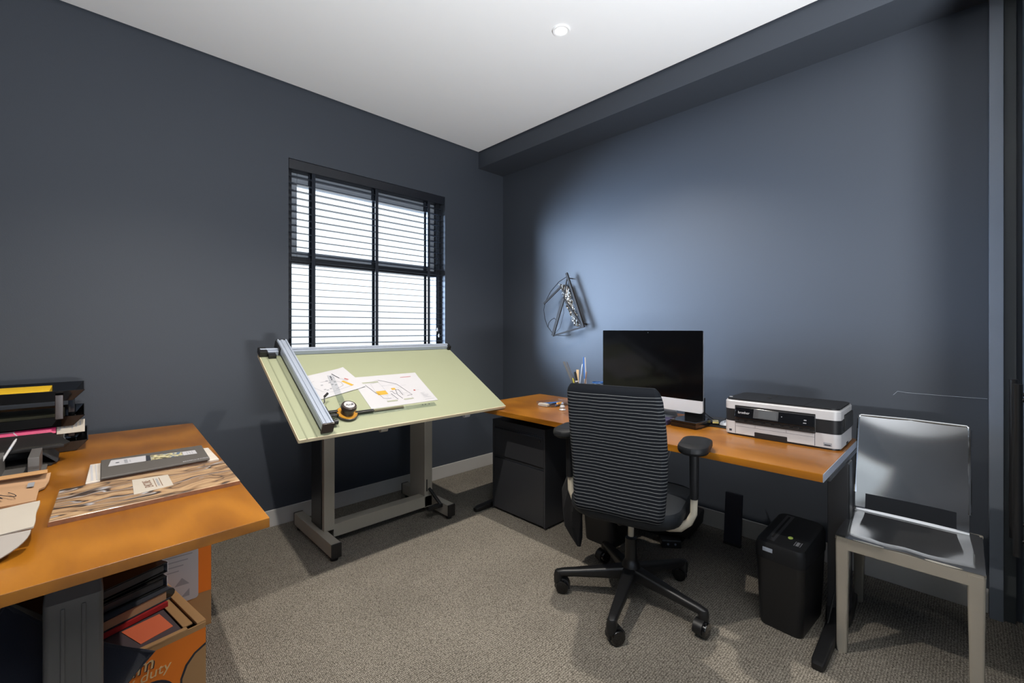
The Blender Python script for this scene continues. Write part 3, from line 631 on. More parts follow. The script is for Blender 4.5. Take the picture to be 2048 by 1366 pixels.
sl.obj('output_slot', black_pl, pt, True)
tr = MB().box((FX-.002, .462, PZ+.008), (FX+.012, .788, PZ+.060), .002).obj('paper_tray', white_pl, pt, True)
MB().box((FX-.0026, .4625, PZ+.046), (FX-.0018, .7875, PZ+.0468)).box((FX-.0026, .57, PZ+.046), (FX-.0018, .5708, PZ+.06)).box((FX-.0026, .70, PZ+.046), (FX-.0018, .7008, PZ+.06)).obj('tray_seam', ink_m, tr, True)
MB().box((FX-.003, .565, PZ+.0), (FX+.006, .705, PZ+.030), .004).obj('tray_handle', black_pl, tr, True)
MB().box((FX-.0005, .4605, PZ+.01), (FX+.002, .4618, PZ+.066)).box((FX-.0005, .7885, PZ+.01), (FX+.002, .7898, PZ+.066)).obj('case_seam', ink_m, pt, True)
MB().box((FX-.0006, .806, PZ+.018), (FX+.002, .818, PZ+.028)).obj('maker_mark', ink_m, pt, True)
lb = MB().box((FX-.0008, .40, PZ+.015), (FX+.002, .43, PZ+.030)).obj('model_plate', ink_grey, pt, True)
MB().box((FX-.0012, .404, PZ+.0175), (FX-.0006, .426, PZ+.0225)).obj('plate_print', ink_m, lb, True)
MB().box((PX0+.08, PY0-.006, PZ+.075), (PX1-.03, PY0+.01, PZ+.145), .003).obj('side_feeder', dark_pl, pt, True)
MB().box((PX0+.05, PY0-.0012, PZ+.098), (PX0+.07, PY0+.01, PZ+.13), .002).box((PX0+.13, PY0-.0012, PZ+.006), (PX0+.17, PY0+.01, PZ+.018), .002).obj('side_notch', rubber_m, pt, True)
MB().box((PX0+.05, .82, PZ+.178), (PX0+.058, .836, PZ+.1795), .0005).obj('lid_tab', silver_al, lid, True)

# ------------------------------------------------------------------ small things on the right desk
bx = thing('storage_box', 'glossy black lidded box in front of the silver computer stand', 'box', (2.36, 1.035, .73), math.radians(-4))
MB().box((-.095, -.072, 0), (.07, .068, .026), .003).obj('tray', black_gl, bx); MB().box((-.098, -.075, .026), (.073, .071, .036), .003).obj('lid', black_gl, bx)
tag(MB().box((2.262, 1.125, .73), (2.35, 1.185, .757), .003).obj('carton', purple_m), 'small dark violet carton left of the glossy black box', 'box')
pz_ = thing('paper_stack', 'loose black and grey folders lying behind the glossy black box', 'paper stack', (2.52, 1.03, .73), math.radians(6))
MB().box((-.10, -.12, 0), (.09, .13, .006), .001).obj('folder', black_pl, pz_); MB().box((-.07, -.10, .006), (.09, .10, .012), .001, M=Matrix.Rotation(.15, 4, 'Z')).obj('folder', dark_me, pz_)
tag(MB().box((2.30, 1.21, .7301), (2.40, 1.40, .7315), .0004).obj('white_note', white_pa), 'white sheet of paper under the chair-side edge of the computer', 'paper')
yc = thing('sticky_note_pad', 'tiny pale yellow note pad beside the glossy black box', 'note pad', (2.455, .945, .742), .4)
MB().box((-.02, -.015, 0), (.02, .015, .012), .002).obj('pad', mat('pale_yellow_paper', (232, 220, 140), .7), yc); MB().box((-.021, -.016, .012), (-.008, .016, .0135), .0005).obj('cover', white_pa, yc)
tag(MB().box((2.45, .91, .7302), (2.465, .98, .742), .001).obj('note_stand', dark_pl), 'flat black strip beneath the pale yellow note pad', 'desk accessory')
tag(MB().box((2.40, .86, .7302), (2.62, 1.00, .7342), .002, M=None).obj('mouse_mat', dark_pl), 'black mouse mat partly hidden behind the printer', 'mouse mat')
ms = thing('computer_mouse', 'white rounded computer mouse on the black mat next to the printer', 'mouse', (2.485, .895, .7345), 0)
rings = [[(p[0], p[1], z) for p in rr(0, 0, .105*g_, .058*g_, .028, 6)] for z, g_ in ((0, .9), (.004, 1), (.010, .98), (.017, .84), (.022, .58), (.024, .25))]
MB().loft(rings).obj('shell', mouse_white, ms); MB().box((-.04, -.0005, .0195), (-.01, .0005, .0225)).obj('button_seam', ink_grey, ms)
tag(MB().tube([(2.43, 1.0, .80), (2.46, .98, .77), (2.50, .965, .745), (2.56, .95, .738), (2.62, .95, .737), (2.66, .95, .70)], .0022, 6).obj('computer_cable', rubber_m), 'thin black cable running from the computer back to the wall', 'cable')
tag(MB().tube([(2.66, 1.30, .69), (2.68, 1.31, .58), (2.70, 1.323, .458), (2.70, 1.364, .32), (2.69, 1.42, .18)], .003, 6).obj('white_flex', white_pl), 'pale cord hanging down under the desk behind the swivel chair', 'cable')
sp = thing('desk_speaker', 'thin dark grey panel standing behind the right edge of the computer', 'speaker', (2.56, 1.10, .73), 0)
MB().box((-.012, -.055, .0), (.012, .06, .125), .004).obj('cabinet', dark_me, sp); MB().box((-.0135, -.048, .01), (-.012, .053, .115), .001).obj('grille', black_pl, sp)
# pen holder and its contents
PC = (2.40, 1.82, .73)
ph = thing('pen_holder', 'round black mesh pen holder behind the chair back', 'pen holder', PC)
MB().lathe([(.0001, 0), (.052, 0), (.055, .004), (.055, .115), (.0525, .115), (.0525, .006), (.0001, .006)], n=30).obj('cup', dark_pl, ph); MB().lathe([(.0525, .112), (.0565, .112), (.0565, .118), (.0525, .118)], n=30).obj('rim', black_pl, ph)
def stick(name, label, cat, a, b, w, t, m, tipm=None):
    a, b = Vector(a), Vector(b); d = (b-a); ln = d.length; M = frame(a, Vector((-.35, .94, 0)).cross(d), d); 
    x = Vector((-.55, -.83, 0)); x = (x-d.normalized()*x.dot(d.normalized())).normalized()
    M = Matrix(((0, 0, 0, a.x), (0, 0, 0, a.y), (0, 0, 0, a.z), (0, 0, 0, 1))); dz = d.normalized(); y = dz.cross(x)
    for i in range(3): M[i][0] = y[i]; M[i][1] = x[i]; M[i][2] = dz[i]
    o = thing(name, label, cat, M=M); MB().box((-w/2, -t/2, 0), (w/2, t/2, ln), min(w, t)*.2).obj('body', m, o)
    if tipm: MB().box((-w/2-.0004, -t/2-.0004, ln*.55), (-w/2+w*.42, t/2+.0004, ln+.0004), .0006).obj('coloured_edge', tipm, o)
    return o
stick('scale_ruler', 'grey aluminium scale ruler leaning leftmost in the pen holder', 'ruler', (2.40, 1.79, .74), (2.42, 1.968, 1.02), .017, .006, dark_me)
stick('dark_ruler', 'thin dark brown ruler leaning next to the grey scale ruler', 'ruler', (2.41, 1.78, .74), (2.425, 1.945, 1.02), .006, .004, knob_m)
stick('wooden_stick', 'pale flat wooden stick standing upright in the pen holder', 'wooden stick', (2.385, 1.82, .74), (2.40, 1.832, .975), .017, .006, wood_stick)
stick('striped_ruler', 'blue-edged white scale ruler, tallest thing in the pen holder', 'ruler', (2.40, 1.85-.11+.02, .74), (2.42, 1.79, 1.06), .016, .006, white_pl, blue_m).matrix_basis
stick('brown_pencil', 'short brown pencil leaning below the blue-edged ruler', 'pencil', (2.385, 1.785, .74), (2.41, 1.764, .965), .007, .007, mat('brown_paint', (110, 84, 66), .5))
def rod(name, label, cat, a, b, r, m, capm, tip):
    o = thing(name, label, cat, a); a, b = Vector(a), Vector(b)
    MB().tube([a, a+(b-a)*.93, b], [r, r, r*tip], 10).obj('barrel', m, o, True); MB().tube([a+(b-a)*.70, a+(b-a)*.74], [r*1.06, r*1.06], 10).obj('grip_ring', capm, o, True)
rod('silver_pen', 'slim silver pen standing tip up among the rulers', 'pen', (2.395, 1.832, .74), (2.41, 1.797, 1.015), .0045, satin_al, white_pl, .35)
rod('black_marker', 'thick black marker pen leaning across the pen holder', 'marker', (2.375, 1.778, .74), (2.37, 1.832, .962), .0095, black_pl, white_pa, .9)
rod('yellow_pencil', 'short yellow-green pencil stub at the left rim of the pen holder', 'pencil', (2.40, 1.82, .74), (2.40, 1.872, .915), .005, mat('lime_paint', (170, 160, 50), .5), ink_grey, .6)
gb = thing('glass_jar', 'clear blue-rimmed glass beside the left edge of the computer', 'glass', (2.42, 1.68, .73))
MB().lathe([(.0001, .0), (.034, 0), (.036, .004), (.038, .17), (.0365, .17), (.0345, .006), (.0001, .006)], n=26).obj('bowl', acrylic_m, gb); MB().lathe([(.0365, .168), (.0388, .168), (.0388, .173), (.0365, .173)], n=26).obj('rim', blue_m, gb)
tr_ = thing('pen_tray', 'clear plastic desk tray holding blue pens at the far end of the desk', 'tray', (2.33, 1.97, .73), math.radians(-8))
MB().box((-.10, -.08, 0), (.10, .08, .004), .001).obj('base', acrylic_m, tr_)
for a, b in (((-.10, -.08, .004), (.10, -.077, .022)), ((-.10, .077, .004), (.10, .08, .022)), ((-.10, -.077, .004), (-.097, .077, .022)), ((.097, -.077, .004), (.1, .077, .022))): MB().box(a, b, .0008).obj('side', acrylic_m, tr_)
for i, (y, m_, lb_) in enumerate(((-.04, blue_m, 'blue ballpoint pen nearest the chair in the clear tray'), (-.01, black_gl, 'black ballpoint pen in the middle of the clear tray'), (.03, blue_m, 'blue ballpoint pen nearest the drafting board in the clear tray'))):
    o = thing('ballpoint_pen', lb_, 'pen', (2.33, 1.97+y, .739), .3-.3*i, group='pens in the clear tray')
    MB().tube([(-.075, 0, 0), (.055, 0, 0), (.07, 0, 0)], [.0045, .0045, .0015], 10).obj('barrel', m_, o); MB().box((-.075, -.001, .004), (-.04, .001, .007), .0005).obj('clip', satin_al, o)
tag(MB().box((2.205, 1.935, .7302), (2.235, 2.015, .752), .006).obj('eraser', cream_pa), 'cream eraser block lying in front of the clear pen tray', 'eraser')
cl_ = thing('paper_clip_heap', 'brass paper clip coil lying on the clear tray', 'paper clips', (2.31, 1.92, .745))
for i in range(5):
    MB().tube([(.02*math.cos(a)*(1+.1*i)+i*.006-.01, .009*math.sin(a)+.004*i-.008, .0015*i) for a in [2*PI*k/14 for k in range(14)]], .0012, 5, closed=True).obj('clip', brass_m, cl_)
gl = thing('small_figurine', 'small pale glass ornament standing near the chair back', 'ornament', (2.20, 1.80, .73), 0)
MB().lathe([(.0001, 0), (.020, 0), (.022, .004), (.014, .012), (.017, .022), (.011, .034), (.0001, .036)], n=18).obj('body', white_pl, gl); MB().lathe([(.0001, 0), (.008, .003), (.009, .010), (.0001, .016)], (.0, .0, .035), 14).obj('top', satin_al, gl)

# ------------------------------------------------------------------ wall sculpture
ws = thing('wall_sculpture', 'abstract sculpture of dark metal bars, wire loop and foil strip on the blue wall', 'sculpture', (2.865, 2.27, 1.45))
def bar(a, b, w, t):
    a, b = Vector(a), Vector(b); d = (b-a).normalized(); s = d.cross(Vector((1, 0, 0))).normalized(); n = d.cross(s)
    r = lambda p: [p+s*w/2+n*t/2, p-s*w/2+n*t/2, p-s*w/2-n*t/2, p+s*w/2-n*t/2]
    return MB().loft([r(a), r(b)])
bar((2.80, 2.248, 1.702), (2.80, 2.078, 1.262), .018, .014).obj('bar', bronze_m, ws, True)
bar((2.76, 2.248, 1.496), (2.77, 2.369, 1.195), .026, .01).obj('bar', bronze_m, ws, True)
bar((2.762, 2.246, 1.496), (2.80, 2.09, 1.27), .014, .01).obj('bar', bronze_m, ws, True)
bar((2.772, 2.369, 1.194), (2.80, 2.08, 1.268), .012, .01).obj('bar', bronze_m, ws, True)
bar((2.76, 2.457, 1.46), (2.79, 2.295, 1.595), .016, .008).obj('bar', bronze_m, ws, True)
bar((2.80, 2.243, 1.66), (2.762, 2.247, 1.498), .007, .007).obj('bar', bronze_m, ws, True)
MB().tube([(2.80, 2.25, 1.67), (2.79, 2.32, 1.635), (2.78, 2.40, 1.56), (2.77, 2.45, 1.475), (2.765, 2.463, 1.41), (2.765, 2.45, 1.335), (2.765, 2.42, 1.27), (2.77, 2.37, 1.215), (2.77, 2.31, 1.197), (2.775, 2.24, 1.197), (2.78, 2.187, 1.203)], .0028, 6).obj('wire_loop', wire_m, ws, True)
MB().tube([(2.77, 2.42, 1.262), (2.77, 2.412, 1.3), (2.775, 2.39, 1.325), (2.78, 2.36, 1.34), (2.78, 2.345, 1.325)], .0028, 6).obj('wire_hook', wire_m, ws, True)
MB().tube([(2.76, 2.25, 1.49), (2.78, 2.26, 1.38), (2.78, 2.30, 1.26), (2.772, 2.36, 1.2)], .0016, 6).obj('thin_wire', wire_m, ws, True)
def foil(u, v):
    y = 2.30+(2.15-2.30)*u; z = 1.615+(1.27-1.615)*u; w = .10-.03*u
    jx = .006*math.sin(41*u+17*v)+.005*math.sin(23*v*3+9*u)
    return (2.815+jx, y-(v-.5)*w*.95+.004*math.sin(60*u)*(abs(v-.5)*2), z-(v-.5)*w*.2)
MB().sheet(foil, 40, 10, .002).obj('foil_strip', foil_m, ws, True)
for a in ((2.235, 1.66), (2.095, 1.29)): MB().cyl((2.80, a[0], a[1]), (2.865, a[0], a[1]), .004, 8).obj('wall_peg', bronze_m, ws, True)

# ------------------------------------------------------------------ under and beside the right desk
wbn = thing('waste_bin', 'black waste bin under the desk behind the swivel chair', 'bin', (2.24, 1.50, 0))
MB().loft([[(p[0], p[1], z) for p in rr(0, 0, .20*g_, .24*g_, .05, 5)] for z, g_ in ((0, .86), (.01, .88), (.30, 1.0))], cap=True).obj('body', black_pl, wbn); MB().loft([[(p[0], p[1], z) for p in rr(0, 0, .212*g_, .252*g_, .055, 5)] for z, g_ in ((.295, 1), (.31, 1), (.312, .97))]).obj('rim', dark_pl, wbn)
up = thing('backup_power_unit', 'black power unit lying under the desk near the wall', 'power unit', (2.60, 1.32, 0), math.radians(8))
MB().box((-.13, -.19, .06), (.16, .19, .15), .01, M=Matrix.Rotation(math.radians(7), 4, 'X')).obj('case', black_pl, up); MB().box((-.135, -.11, .09), (-.129, .08, .13), .002, M=Matrix.Rotation(math.radians(7), 4, 'X')).obj('front_panel', black_gl, up); MB().box((-.10, -.15, 0), (.12, .15, .062), .004).obj('base', black_pl, up)
ps = thing('power_strip', 'black power strip on the carpet in front of the power unit', 'power strip', (2.43, 1.19, 0), math.radians(40))
MB().box((-.035, -.055, 0), (.035, .055, .045), .006).obj('body', black_pl, ps); MB().cyl((-.034, -.02, .025), (-.038, -.02, .025), .006, 12).cyl((-.034, .02, .025), (-.038, .02, .025), .006, 12).obj('socket', satin_al, ps)
for i in range(3):
    pts = []; 
    for k in range(26):
        t = k/25; pts.append((2.36+.22*t+.03*math.sin(6*t+i*2), 1.48-.3*t+.05*math.cos(9*t+i), .012+.07*abs(math.sin(5*t+i))*(1-t)+.02*i))
    tag(MB().tube(pts, .004, 6).obj('tangled_cable', rubber_m), ('lowest of the black cables tangled under the desk by the waste bin', 'middle black cable of the tangle under the desk by the waste bin', 'uppermost black cable looping in the tangle under the desk')[i], 'cable', 'tangled cables under the desk')
pn = thing('leaning_panel', 'narrow dark navy panel leaning upright against the wall under the desk', 'panel', (2.69, .94, 0), 0)
MB().box((-.012, -.045, .0), (.012, .047, .295), .004, M=Matrix.Rotation(math.radians(6), 4, 'Y')).obj('board', mat('navy_lacquer', (20, 26, 42), .5), pn); MB().box((-.014, -.046, .0), (.013, .048, .016), .003, M=Matrix.Rotation(math.radians(6), 4, 'Y')).obj('foot_strip', rubber_m, pn)
sh = thing('paper_shredder', 'black paper shredder bin standing in front of the right desk leg', 'shredder', (2.205, .53, 0), math.radians(-4))
def shr(z0, sx, sy, sl=0): return [(p[0], p[1], z0+(p[0]+.15)*sl) for p in rr(0, 0, sx, sy, .028, 5)]
MB().loft([shr(0, .27, .160), shr(.01, .275, .164), shr(.285, .300, .184)]).obj('bin', black_pl, sh)
MB().loft([shr(.285, .304, .188), shr(.30, .306, .190), shr(.335, .304, .188, .10), shr(.352, .292, .176, .12), shr(.356, .27, .155, .13)]).obj('cutter_head', dark_pl, sh)
hm = Matrix.Translation((0, 0, .3745)) @ Matrix.Rotation(-math.atan(.13), 4, 'Y')
MB().box((-.10, .035, -.004), (.11, .043, .0016), 0, M=hm).obj('feed_slot', rubber_m, sh); MB().box((-.128, .022, -.004), (.125, .055, .001), .001, M=hm).obj('feed_plate', dark_me, sh)
MB().box((-.006, -.075, -.004), (.1, -.004, .0008), .001, M=hm).obj('top_panel', black_gl, sh)
MB().loft([[(-.062+.011*math.cos(a), -.018+.009*math.sin(a), z) for a in [2*PI*k/20 for k in range(20)]] for z in (-.002, .0022)], M=hm).obj('power_button', lime_m, sh)
lbq = MB().box((-.112, -.067, -.002), (-.076, -.044, .0014), 0, M=hm).obj('warning_label', dark_me, sh)
lq = MB().rect((-.112, -.0675), (-.076, -.0660), .0016).rect((-.112, -.0450), (-.076, -.0435), .0016)
for i in range(5): lq.rect((-.109+i*.0062, -.0605), (-.1055+i*.0062, -.0505), .0016)
lq.bm.transform(hm); lq.obj('label_print', ink_grey, sh)
MB().box((-.1545, .02, .318), (-.150, .058, .334), .001).obj('front_label', satin_al, sh)
tag(MB().tube([(2.33, .40, .30), (2.30, .385, .27), (2.27, .382, .16), (2.19, .395, .04), (2.12, .39, .008), (2.05, .36, .006)], .0038, 6).obj('shredder_cord', rubber_m), 'thin black cord trailing down beside the paper shredder', 'cable')

# ------------------------------------------------------------------ silver shell chair
sc = thing('silver_chair', 'polished silver moulded chair against the wall beside the wardrobe', 'chair', (2.33, .16, 0))
x0, x1, y0, y1 = 2.105, 2.53, -.045, .355
def seatf(u, v):
    x = x0+(x1-x0)*u; y = y0+(y1-y0)*v
    d = math.sin(PI*min(1, max(0, (v-.06)/.88)))
    ridge = .010*math.exp(-((v-.5)/.13)**2)*max(0, 1-u*1.5)
    z = .452-.020*u-.016*d*math.sin(PI*min(1, u*.9+.1))+ridge-.010*max(0, (.10-u)/.10)**2
    return (x, y, z)
MB().sheet(seatf, 28, 28, .010).obj('seat', chair_metal, sc, True)
ap = MB()
ap.box((x0-.001, y0+.002, .398), (x0+.012, y1-.002, .447), .004).box((x0+.01, y0-.001, .395), (x1, y0+.010, .438), .003).box((x0+.01, y1-.010, .395), (x1, y1+.001, .438), .003)
ap.obj('apron', chair_leg_m, sc, True)
for lx, ly, dx, dy in ((x0+.021, y0+.021, .004, -.002), (x0+.021, y1-.021, -.006, .002), (x1-.01, y0+.021, .05, -.01), (x1-.01, y1-.021, .045, .01)):
    rings = [[(lx+dx*k+p[0], ly+dy*k+p[1], z) for p in rr(0, 0, w, w, .008, 3)] for z, w, k in ((0, .032, 1), (.002, .034, 1), (.20, .038, .5), (.40, .044, 0), (.436, .046, 0))]
    lg = MB().loft(rings).obj('leg', chair_leg_m, sc, True)
    MB().box((lx+dx-.016, ly+dy-.016, 0), (lx+dx+.016, ly+dy+.016, .004), .001).obj('glide', rubber_m, lg, True)
def backf(u, v):       # u along the width, v up
    y = y1-.003+(y0+.035-y1+.003)*u; z = .425+(.845-.425)*v
    c = 4*u*(1-u)
    x = x1-.018+.115*v**1.25+.022*c*(.35+.65*v)
    if v < .08: x += -.012*((.08-v)/.08)**2
    return (x, y, z)
def sub(f, a, b, c, d): return lambda u, v: f(a+(b-a)*u, c+(d-c)*v)
bk = MB(); bk.sheet(sub(backf, 0, 1, .2, 1), 28, 28, .009)
bk.sheet(sub(backf, 0, .10, 0, .2), 6, 8, .009).sheet(sub(backf, .90, 1, 0, .2), 6, 8, .009).sheet(sub(backf, .10, .90, 0, .045), 24, 3, .009)
bk.tube([backf(0, .2), backf(0, .6), backf(0, .97), backf(.02, 1), backf(.5, 1), backf(.98, 1), backf(1, .97), backf(1, .6), backf(1, .2)], .0062, 8)
bk.obj('backrest', chair_metal, sc, True)

# ------------------------------------------------------------------ left-hand desk
ld = thing('corner_desk', 'desk with glossy orange beech top in the near corner, covered in samples', 'desk', (0, 2.15, 0))
MB().prism([(-.46, 1.300), (.370, 1.339), (.436, 2.985), (-.40, 3.03)], .703, .73, .0018).obj('desktop', wood_m, ld, True)
for ly in (1.50, 2.84):
    lg = MB(); rings = [[(-.015+p[0], ly+.04+p[1], z) for p in rr(0, 0, .105, .09, .012, 3)] for z in (.04, .60)] + [[(-.015+p[0], ly+.055+p[1], z) for p in rr(0, 0, .095, .06, .012, 3)] for z in (.628, .63)]
    lg = lg.loft(rings).obj('leg', grey_leg, ld, True)
    rb_ = MB()
    for rx in (-.038, -.002): rb_.box((rx, ly-.0085, .05), (rx+.008, ly-.004, .585), .002)
    rb_.obj('leg_rib', grey_leg, lg, True)
    MB().box((-.05, ly+.02, .60), (.02, ly+.075, .69), .003).obj('leg_head', dark_me, lg, True)
    MB().box((-.30, ly+.01, .685), (.28, ly+.08, .703), .003).obj('support_arm', dark_me, lg, True)
    MB().box((-.075, ly+.004, .645), (-.058, ly+.03, .662), .003).obj('end_stop', satin_al, lg, True)
    MB().box((-.34, ly, 0), (.30, ly+.085, .045), .008).obj('foot', grey_leg, lg, True)
MB().box((-.03, 1.58, .63), (.0, 2.84, .685), .003).obj('crossbeam', dark_me, ld, True)

# samples on the left desk
def slab(name, label, cat, pts, z0, z1, m, bev=.0015):
    c = (sum(p[0] for p in pts)/4, sum(p[1] for p in pts)/4, z0)
    o = thing(name, label, cat, c); MB().prism(pts, z0, z1, bev, seg=1).obj('panel', m, o, True); return o
mbd = slab('marble_sample_board', 'long board of swirled brown marble-look laminate lying on the near desk', 'sample board', [(-.065, 1.678), (.377, 1.694), (.388, 2.003), (-.053, 1.992)], .7302, .744, marble_m)
mbd.children[0].matrix_basis = Matrix.Identity(4)
ed = MB(); ed.prism([(-.0655, 1.6772), (.3777, 1.6932), (.3778, 1.696), (-.0654, 1.680)], .7303, .7425); ed.obj('front_edge', marble_edge, mbd, True)
grs = slab('grey_sample_board', 'grey washed wood sample board underneath the charcoal folder', 'sample board', [(.006, 2.03), (.385, 2.05), (.388, 2.275), (.020, 2.30)], .7302, .7395, grey_wood)
MB().box((.020, 2.05, .7395), (.026, 2.28, .7402)).box((.033, 2.05, .7395), (.036, 2.28, .7402)).obj('pale_band', white_pa, grs, True)
fo = slab('charcoal_folder', 'charcoal presentation folder with white labels on the stack of samples', 'folder', [(.043, 2.018), (.352, 2.034), (.366, 2.291), (.050, 2.290)], .7442, .7515, folder_m)
zf_ = .7519
def onq(m, pts, name, par, z=zf_): MB().quad([(p[0], p[1], z) for p in pts]).obj(name, m, par, True)
onq(white_pa, [(.066, 2.165), (.171, 2.157), (.178, 2.250), (.077, 2.260)], 'label', fo); onq(white_pa, [(.285, 2.150), (.329, 2.147), (.331, 2.212), (.288, 2.216)], 'label', fo)
onq(photo_m, [(.186, 2.158), (.284, 2.150), (.287, 2.222), (.190, 2.240)], 'cover_photo', fo); onq(ink_m, [(.172, 2.157), (.186, 2.158), (.190, 2.243), (.178, 2.250)], 'cover_band', fo)
fi = full(fo).inverted()
text('NOVATIONS', .0135, white_pa, fo, fi @ Matrix.Translation((.312, 2.052, zf_)) @ Matrix.Rotation(math.radians(183), 4, 'Z'), sx=1.1)
lp = MB()
for i in range(7): lp.rect((.112, 2.176+i*.009), (.122, 2.182+i*.009), zf_+.0003)
for i in range(5): lp.rect((.127, 2.186+i*.008), (.130, 2.190+i*.008), zf_+.0003)
for i in range(3): lp.rect((.300+i*.008, 2.160), (.302+i*.008, 2.200), zf_+.0003)
lp.obj('label_print', ink_grey, fo, True)
MB().lathe([(.0001, 0), (.006, 0), (.006, .0003), (.0001, .0003)], (.093, 2.205, zf_), 12).obj('emblem', ink_m, fo, True)
cdc = slab('business_card', 'cream swing card lettered in brown lying on the marble board', 'card', [(.112, 1.768), (.211, 1.790), (.212, 1.930), (.118, 1.944)], .7442, .7452, cream_pa, .0003)
ci = full(cdc).inverted()
text('ENCORE', .030, mat('brown_ink', (110, 80, 64), .7), cdc, ci @ Matrix.Translation((.153, 1.858, .7455)) @ Matrix.Rotation(math.radians(92), 4, 'Z'), sx=.72)
MB().line((.170, 1.805), (.170, 1.912), .0022, .7455).line((.185, 1.805), (.185, 1.912), .0022, .7455).obj('rule_line', mat('brown_rule', (120, 96, 80), .7), cdc, True)
lp = MB()
for i in range(10): lp.rect((.1745, 1.812+i*.0095), (.1805, 1.8185+i*.0095), .7455)
lp.obj('small_print', ink_grey, cdc, True)
# kraft envelope, torn cream pad
ke = thing('kraft_envelope', 'brown kraft envelope with a black pen scribble at the frame edge', 'envelope', (-.2, 2.05, .73))
MB().sheet(lambda u, v: (-.40+.30*u+(.022 if v > .5 else 0)*v, 1.93+.24*v+.02*u*v, .737+.010*math.sin(PI*u)*math.sin(PI*v)+.018*max(0, v-.85)/.15), 16, 14, .006).obj('body', kraft_paper, ke, True)
MB().sheet(lambda u, v: (-.39+.305*u, 2.155+.03*v, .7655+.008*math.sin(PI*v)), 12, 4, .003).obj('folded_flap', kraft_m, ke, True)
sc_ = MB(); pts = []
for i in range(70):
    t = i/69; pts.append((-.27+.125*t+.016*math.sin(t*30), 1.99+.030*math.cos(t*30+2*t)+.012*t, .7515+.0015*math.sin(t*PI)))
sc_.tube(pts, .0011, 4).obj('pen_scribble', ink_m, ke, True)
MB().box((-.127, 2.075, .7475), (-.112, 2.125, .7495)).obj('grey_sticker', ink_grey, ke, True)
cb = thing('torn_cream_pad', 'torn cream cardboard pad with curling cover at the edge of the near desk', 'notepad', (-.2, 1.65, .73))
MB().sheet(lambda u, v: (-.36+.275*u+.0012*math.sin(9*v), 1.555+.225*v-.008*math.sin(5*u), .772+.002*math.sin(7*u)), 16, 12, .004).obj('cover', cream_pa, cb, True)
MB().sheet(lambda u, v: (-.36+.272*u-.075*u*v*v, 1.553-.05*v-.03*math.sin(PI*v/2), .771-.034*v-.004*v*u), 16, 8, .003).obj('curled_page', mat('curled_page_paper', (140, 133, 126), .8), cb, True)
MB().prism([(-.36, 1.60), (-.13, 1.60), (-.12, 1.77), (-.36, 1.77)], .7302, .768, .002).obj('page_block', kraft_paper, cb, True)
# u-shaped desk stand
us = thing('card_stand', 'brushed grey U-shaped card stand in front of the leather organiser', 'card stand', (-.15, 2.30, .73))
MB().box((-.245, 2.255, .7302), (-.095, 2.42, .741), .002).obj('base', box_grey, us, True)
for ux in (-.215, -.122): MB().box((ux-.014, 2.25, .741), (ux+.014, 2.42, .805), .002).obj('upright', box_grey, us, True)
rod('propelling_pencil', 'white and silver propelling pencil leaning on the leather organiser', 'pencil', (-.222, 2.33, .745), (-.175, 2.44, .845), .004, white_pl, satin_al, .5)
# leather organiser
lo = thing('leather_organiser', 'black stitched leather letter holder with slanted top on the near desk', 'desk organiser', (-.15, 2.6, .73))
MB().prism([(-.40, 2.455), (-.085, 2.425), (-.064, 2.50), (-.10, 2.625), (-.40, 2.635)], .7302, .7385, .002).obj('base_panel', leather_m, lo, True)
MB().prism([(-.40, 0), (-.052, 0), (-.035, .03), (-.092, .185), (-.40, .19)], 0, .014, .003, M=Matrix.Translation((0, 2.452, .788)) @ Matrix.Rotation(math.radians(7), 4, 'X')).obj('top_panel', leather_m, lo, True)
MB().prism([(-.40, 2.59), (-.13, 2.59), (-.13, 2.605), (-.40, 2.605)], .738, .808).obj('divider', leather_m, lo, True)
MB().sheet(lambda u, v: (-.125+.055*u, 2.455+.155*v-.02*u, .791-.05*u+.02*v*(1-u)), 3, 6, .005).obj('gusset', dark_me, lo, True)
stt = MB()
for i in range(34): stt.line((-.395+i*.010, 2.458), (-.389+i*.010, 2.458), .0012, .8035); stt.line((-.395+i*.0088, 2.4625-i*.00075), (-.390+i*.0088, 2.462-i*.00075), .0012, .739)
stt.obj('stitching', stitch_m, lo, True)
# letter trays: a stack of three
def tray(z, label, xr):
    o = thing('letter_tray', label, 'letter tray', (-.2, 2.82, z), 0, 'black letter trays stacked on the near desk')
    MB().box((-.52, 2.66, z), (xr-.035, 2.95, z+.006), .002).obj('base', black_gl, o, True)
    MB().sheet(lambda u, v: (-.52+(xr+.52)*u-.035*u*(1-v)+(.0*v), 2.655-.016*v, z+.003+.042*v), 14, 5, .004).obj('front_wall', black_gl, o, True)
    MB().sheet(lambda u, v: (-.52+(xr+.52)*u-.035*u*(1-v), 2.95+.010*v, z+.003+.052*v), 14, 5, .004).obj('back_wall', black_gl, o, True)
    MB().sheet(lambda u, v: (xr-.035+.036*v, 2.655-.016*v+(.295+.026*v)*u, z+.003+(.042+.010*u)*v), 12, 6, .004).obj('end_wall', black_gl, o, True)
    return o
tz = (.7302, .838, .946)
tray(tz[0], 'lowest black letter tray, full of brochures', .015); tray(tz[1], 'middle black letter tray of the stack of three', .005); tray(tz[2], 'topmost black letter tray holding a yellow folder', .005)
tp = thing('tray_post', 'dark brown upright riser at the front of the letter tray stack', 'tray riser', (-.072, 2.63, .86))
MB().box((-.082, 2.622, .875), (-.058, 2.634, .975), .002).obj('post', knob_m, tp, True); MB().box((-.082, 2.634, .882), (-.058, 2.65, .892), .002).obj('hook', knob_m, tp, True)
tp2 = thing('tray_post', 'black upright riser at the right end of the letter tray stack', 'tray riser', (-.03, 2.72, .78))
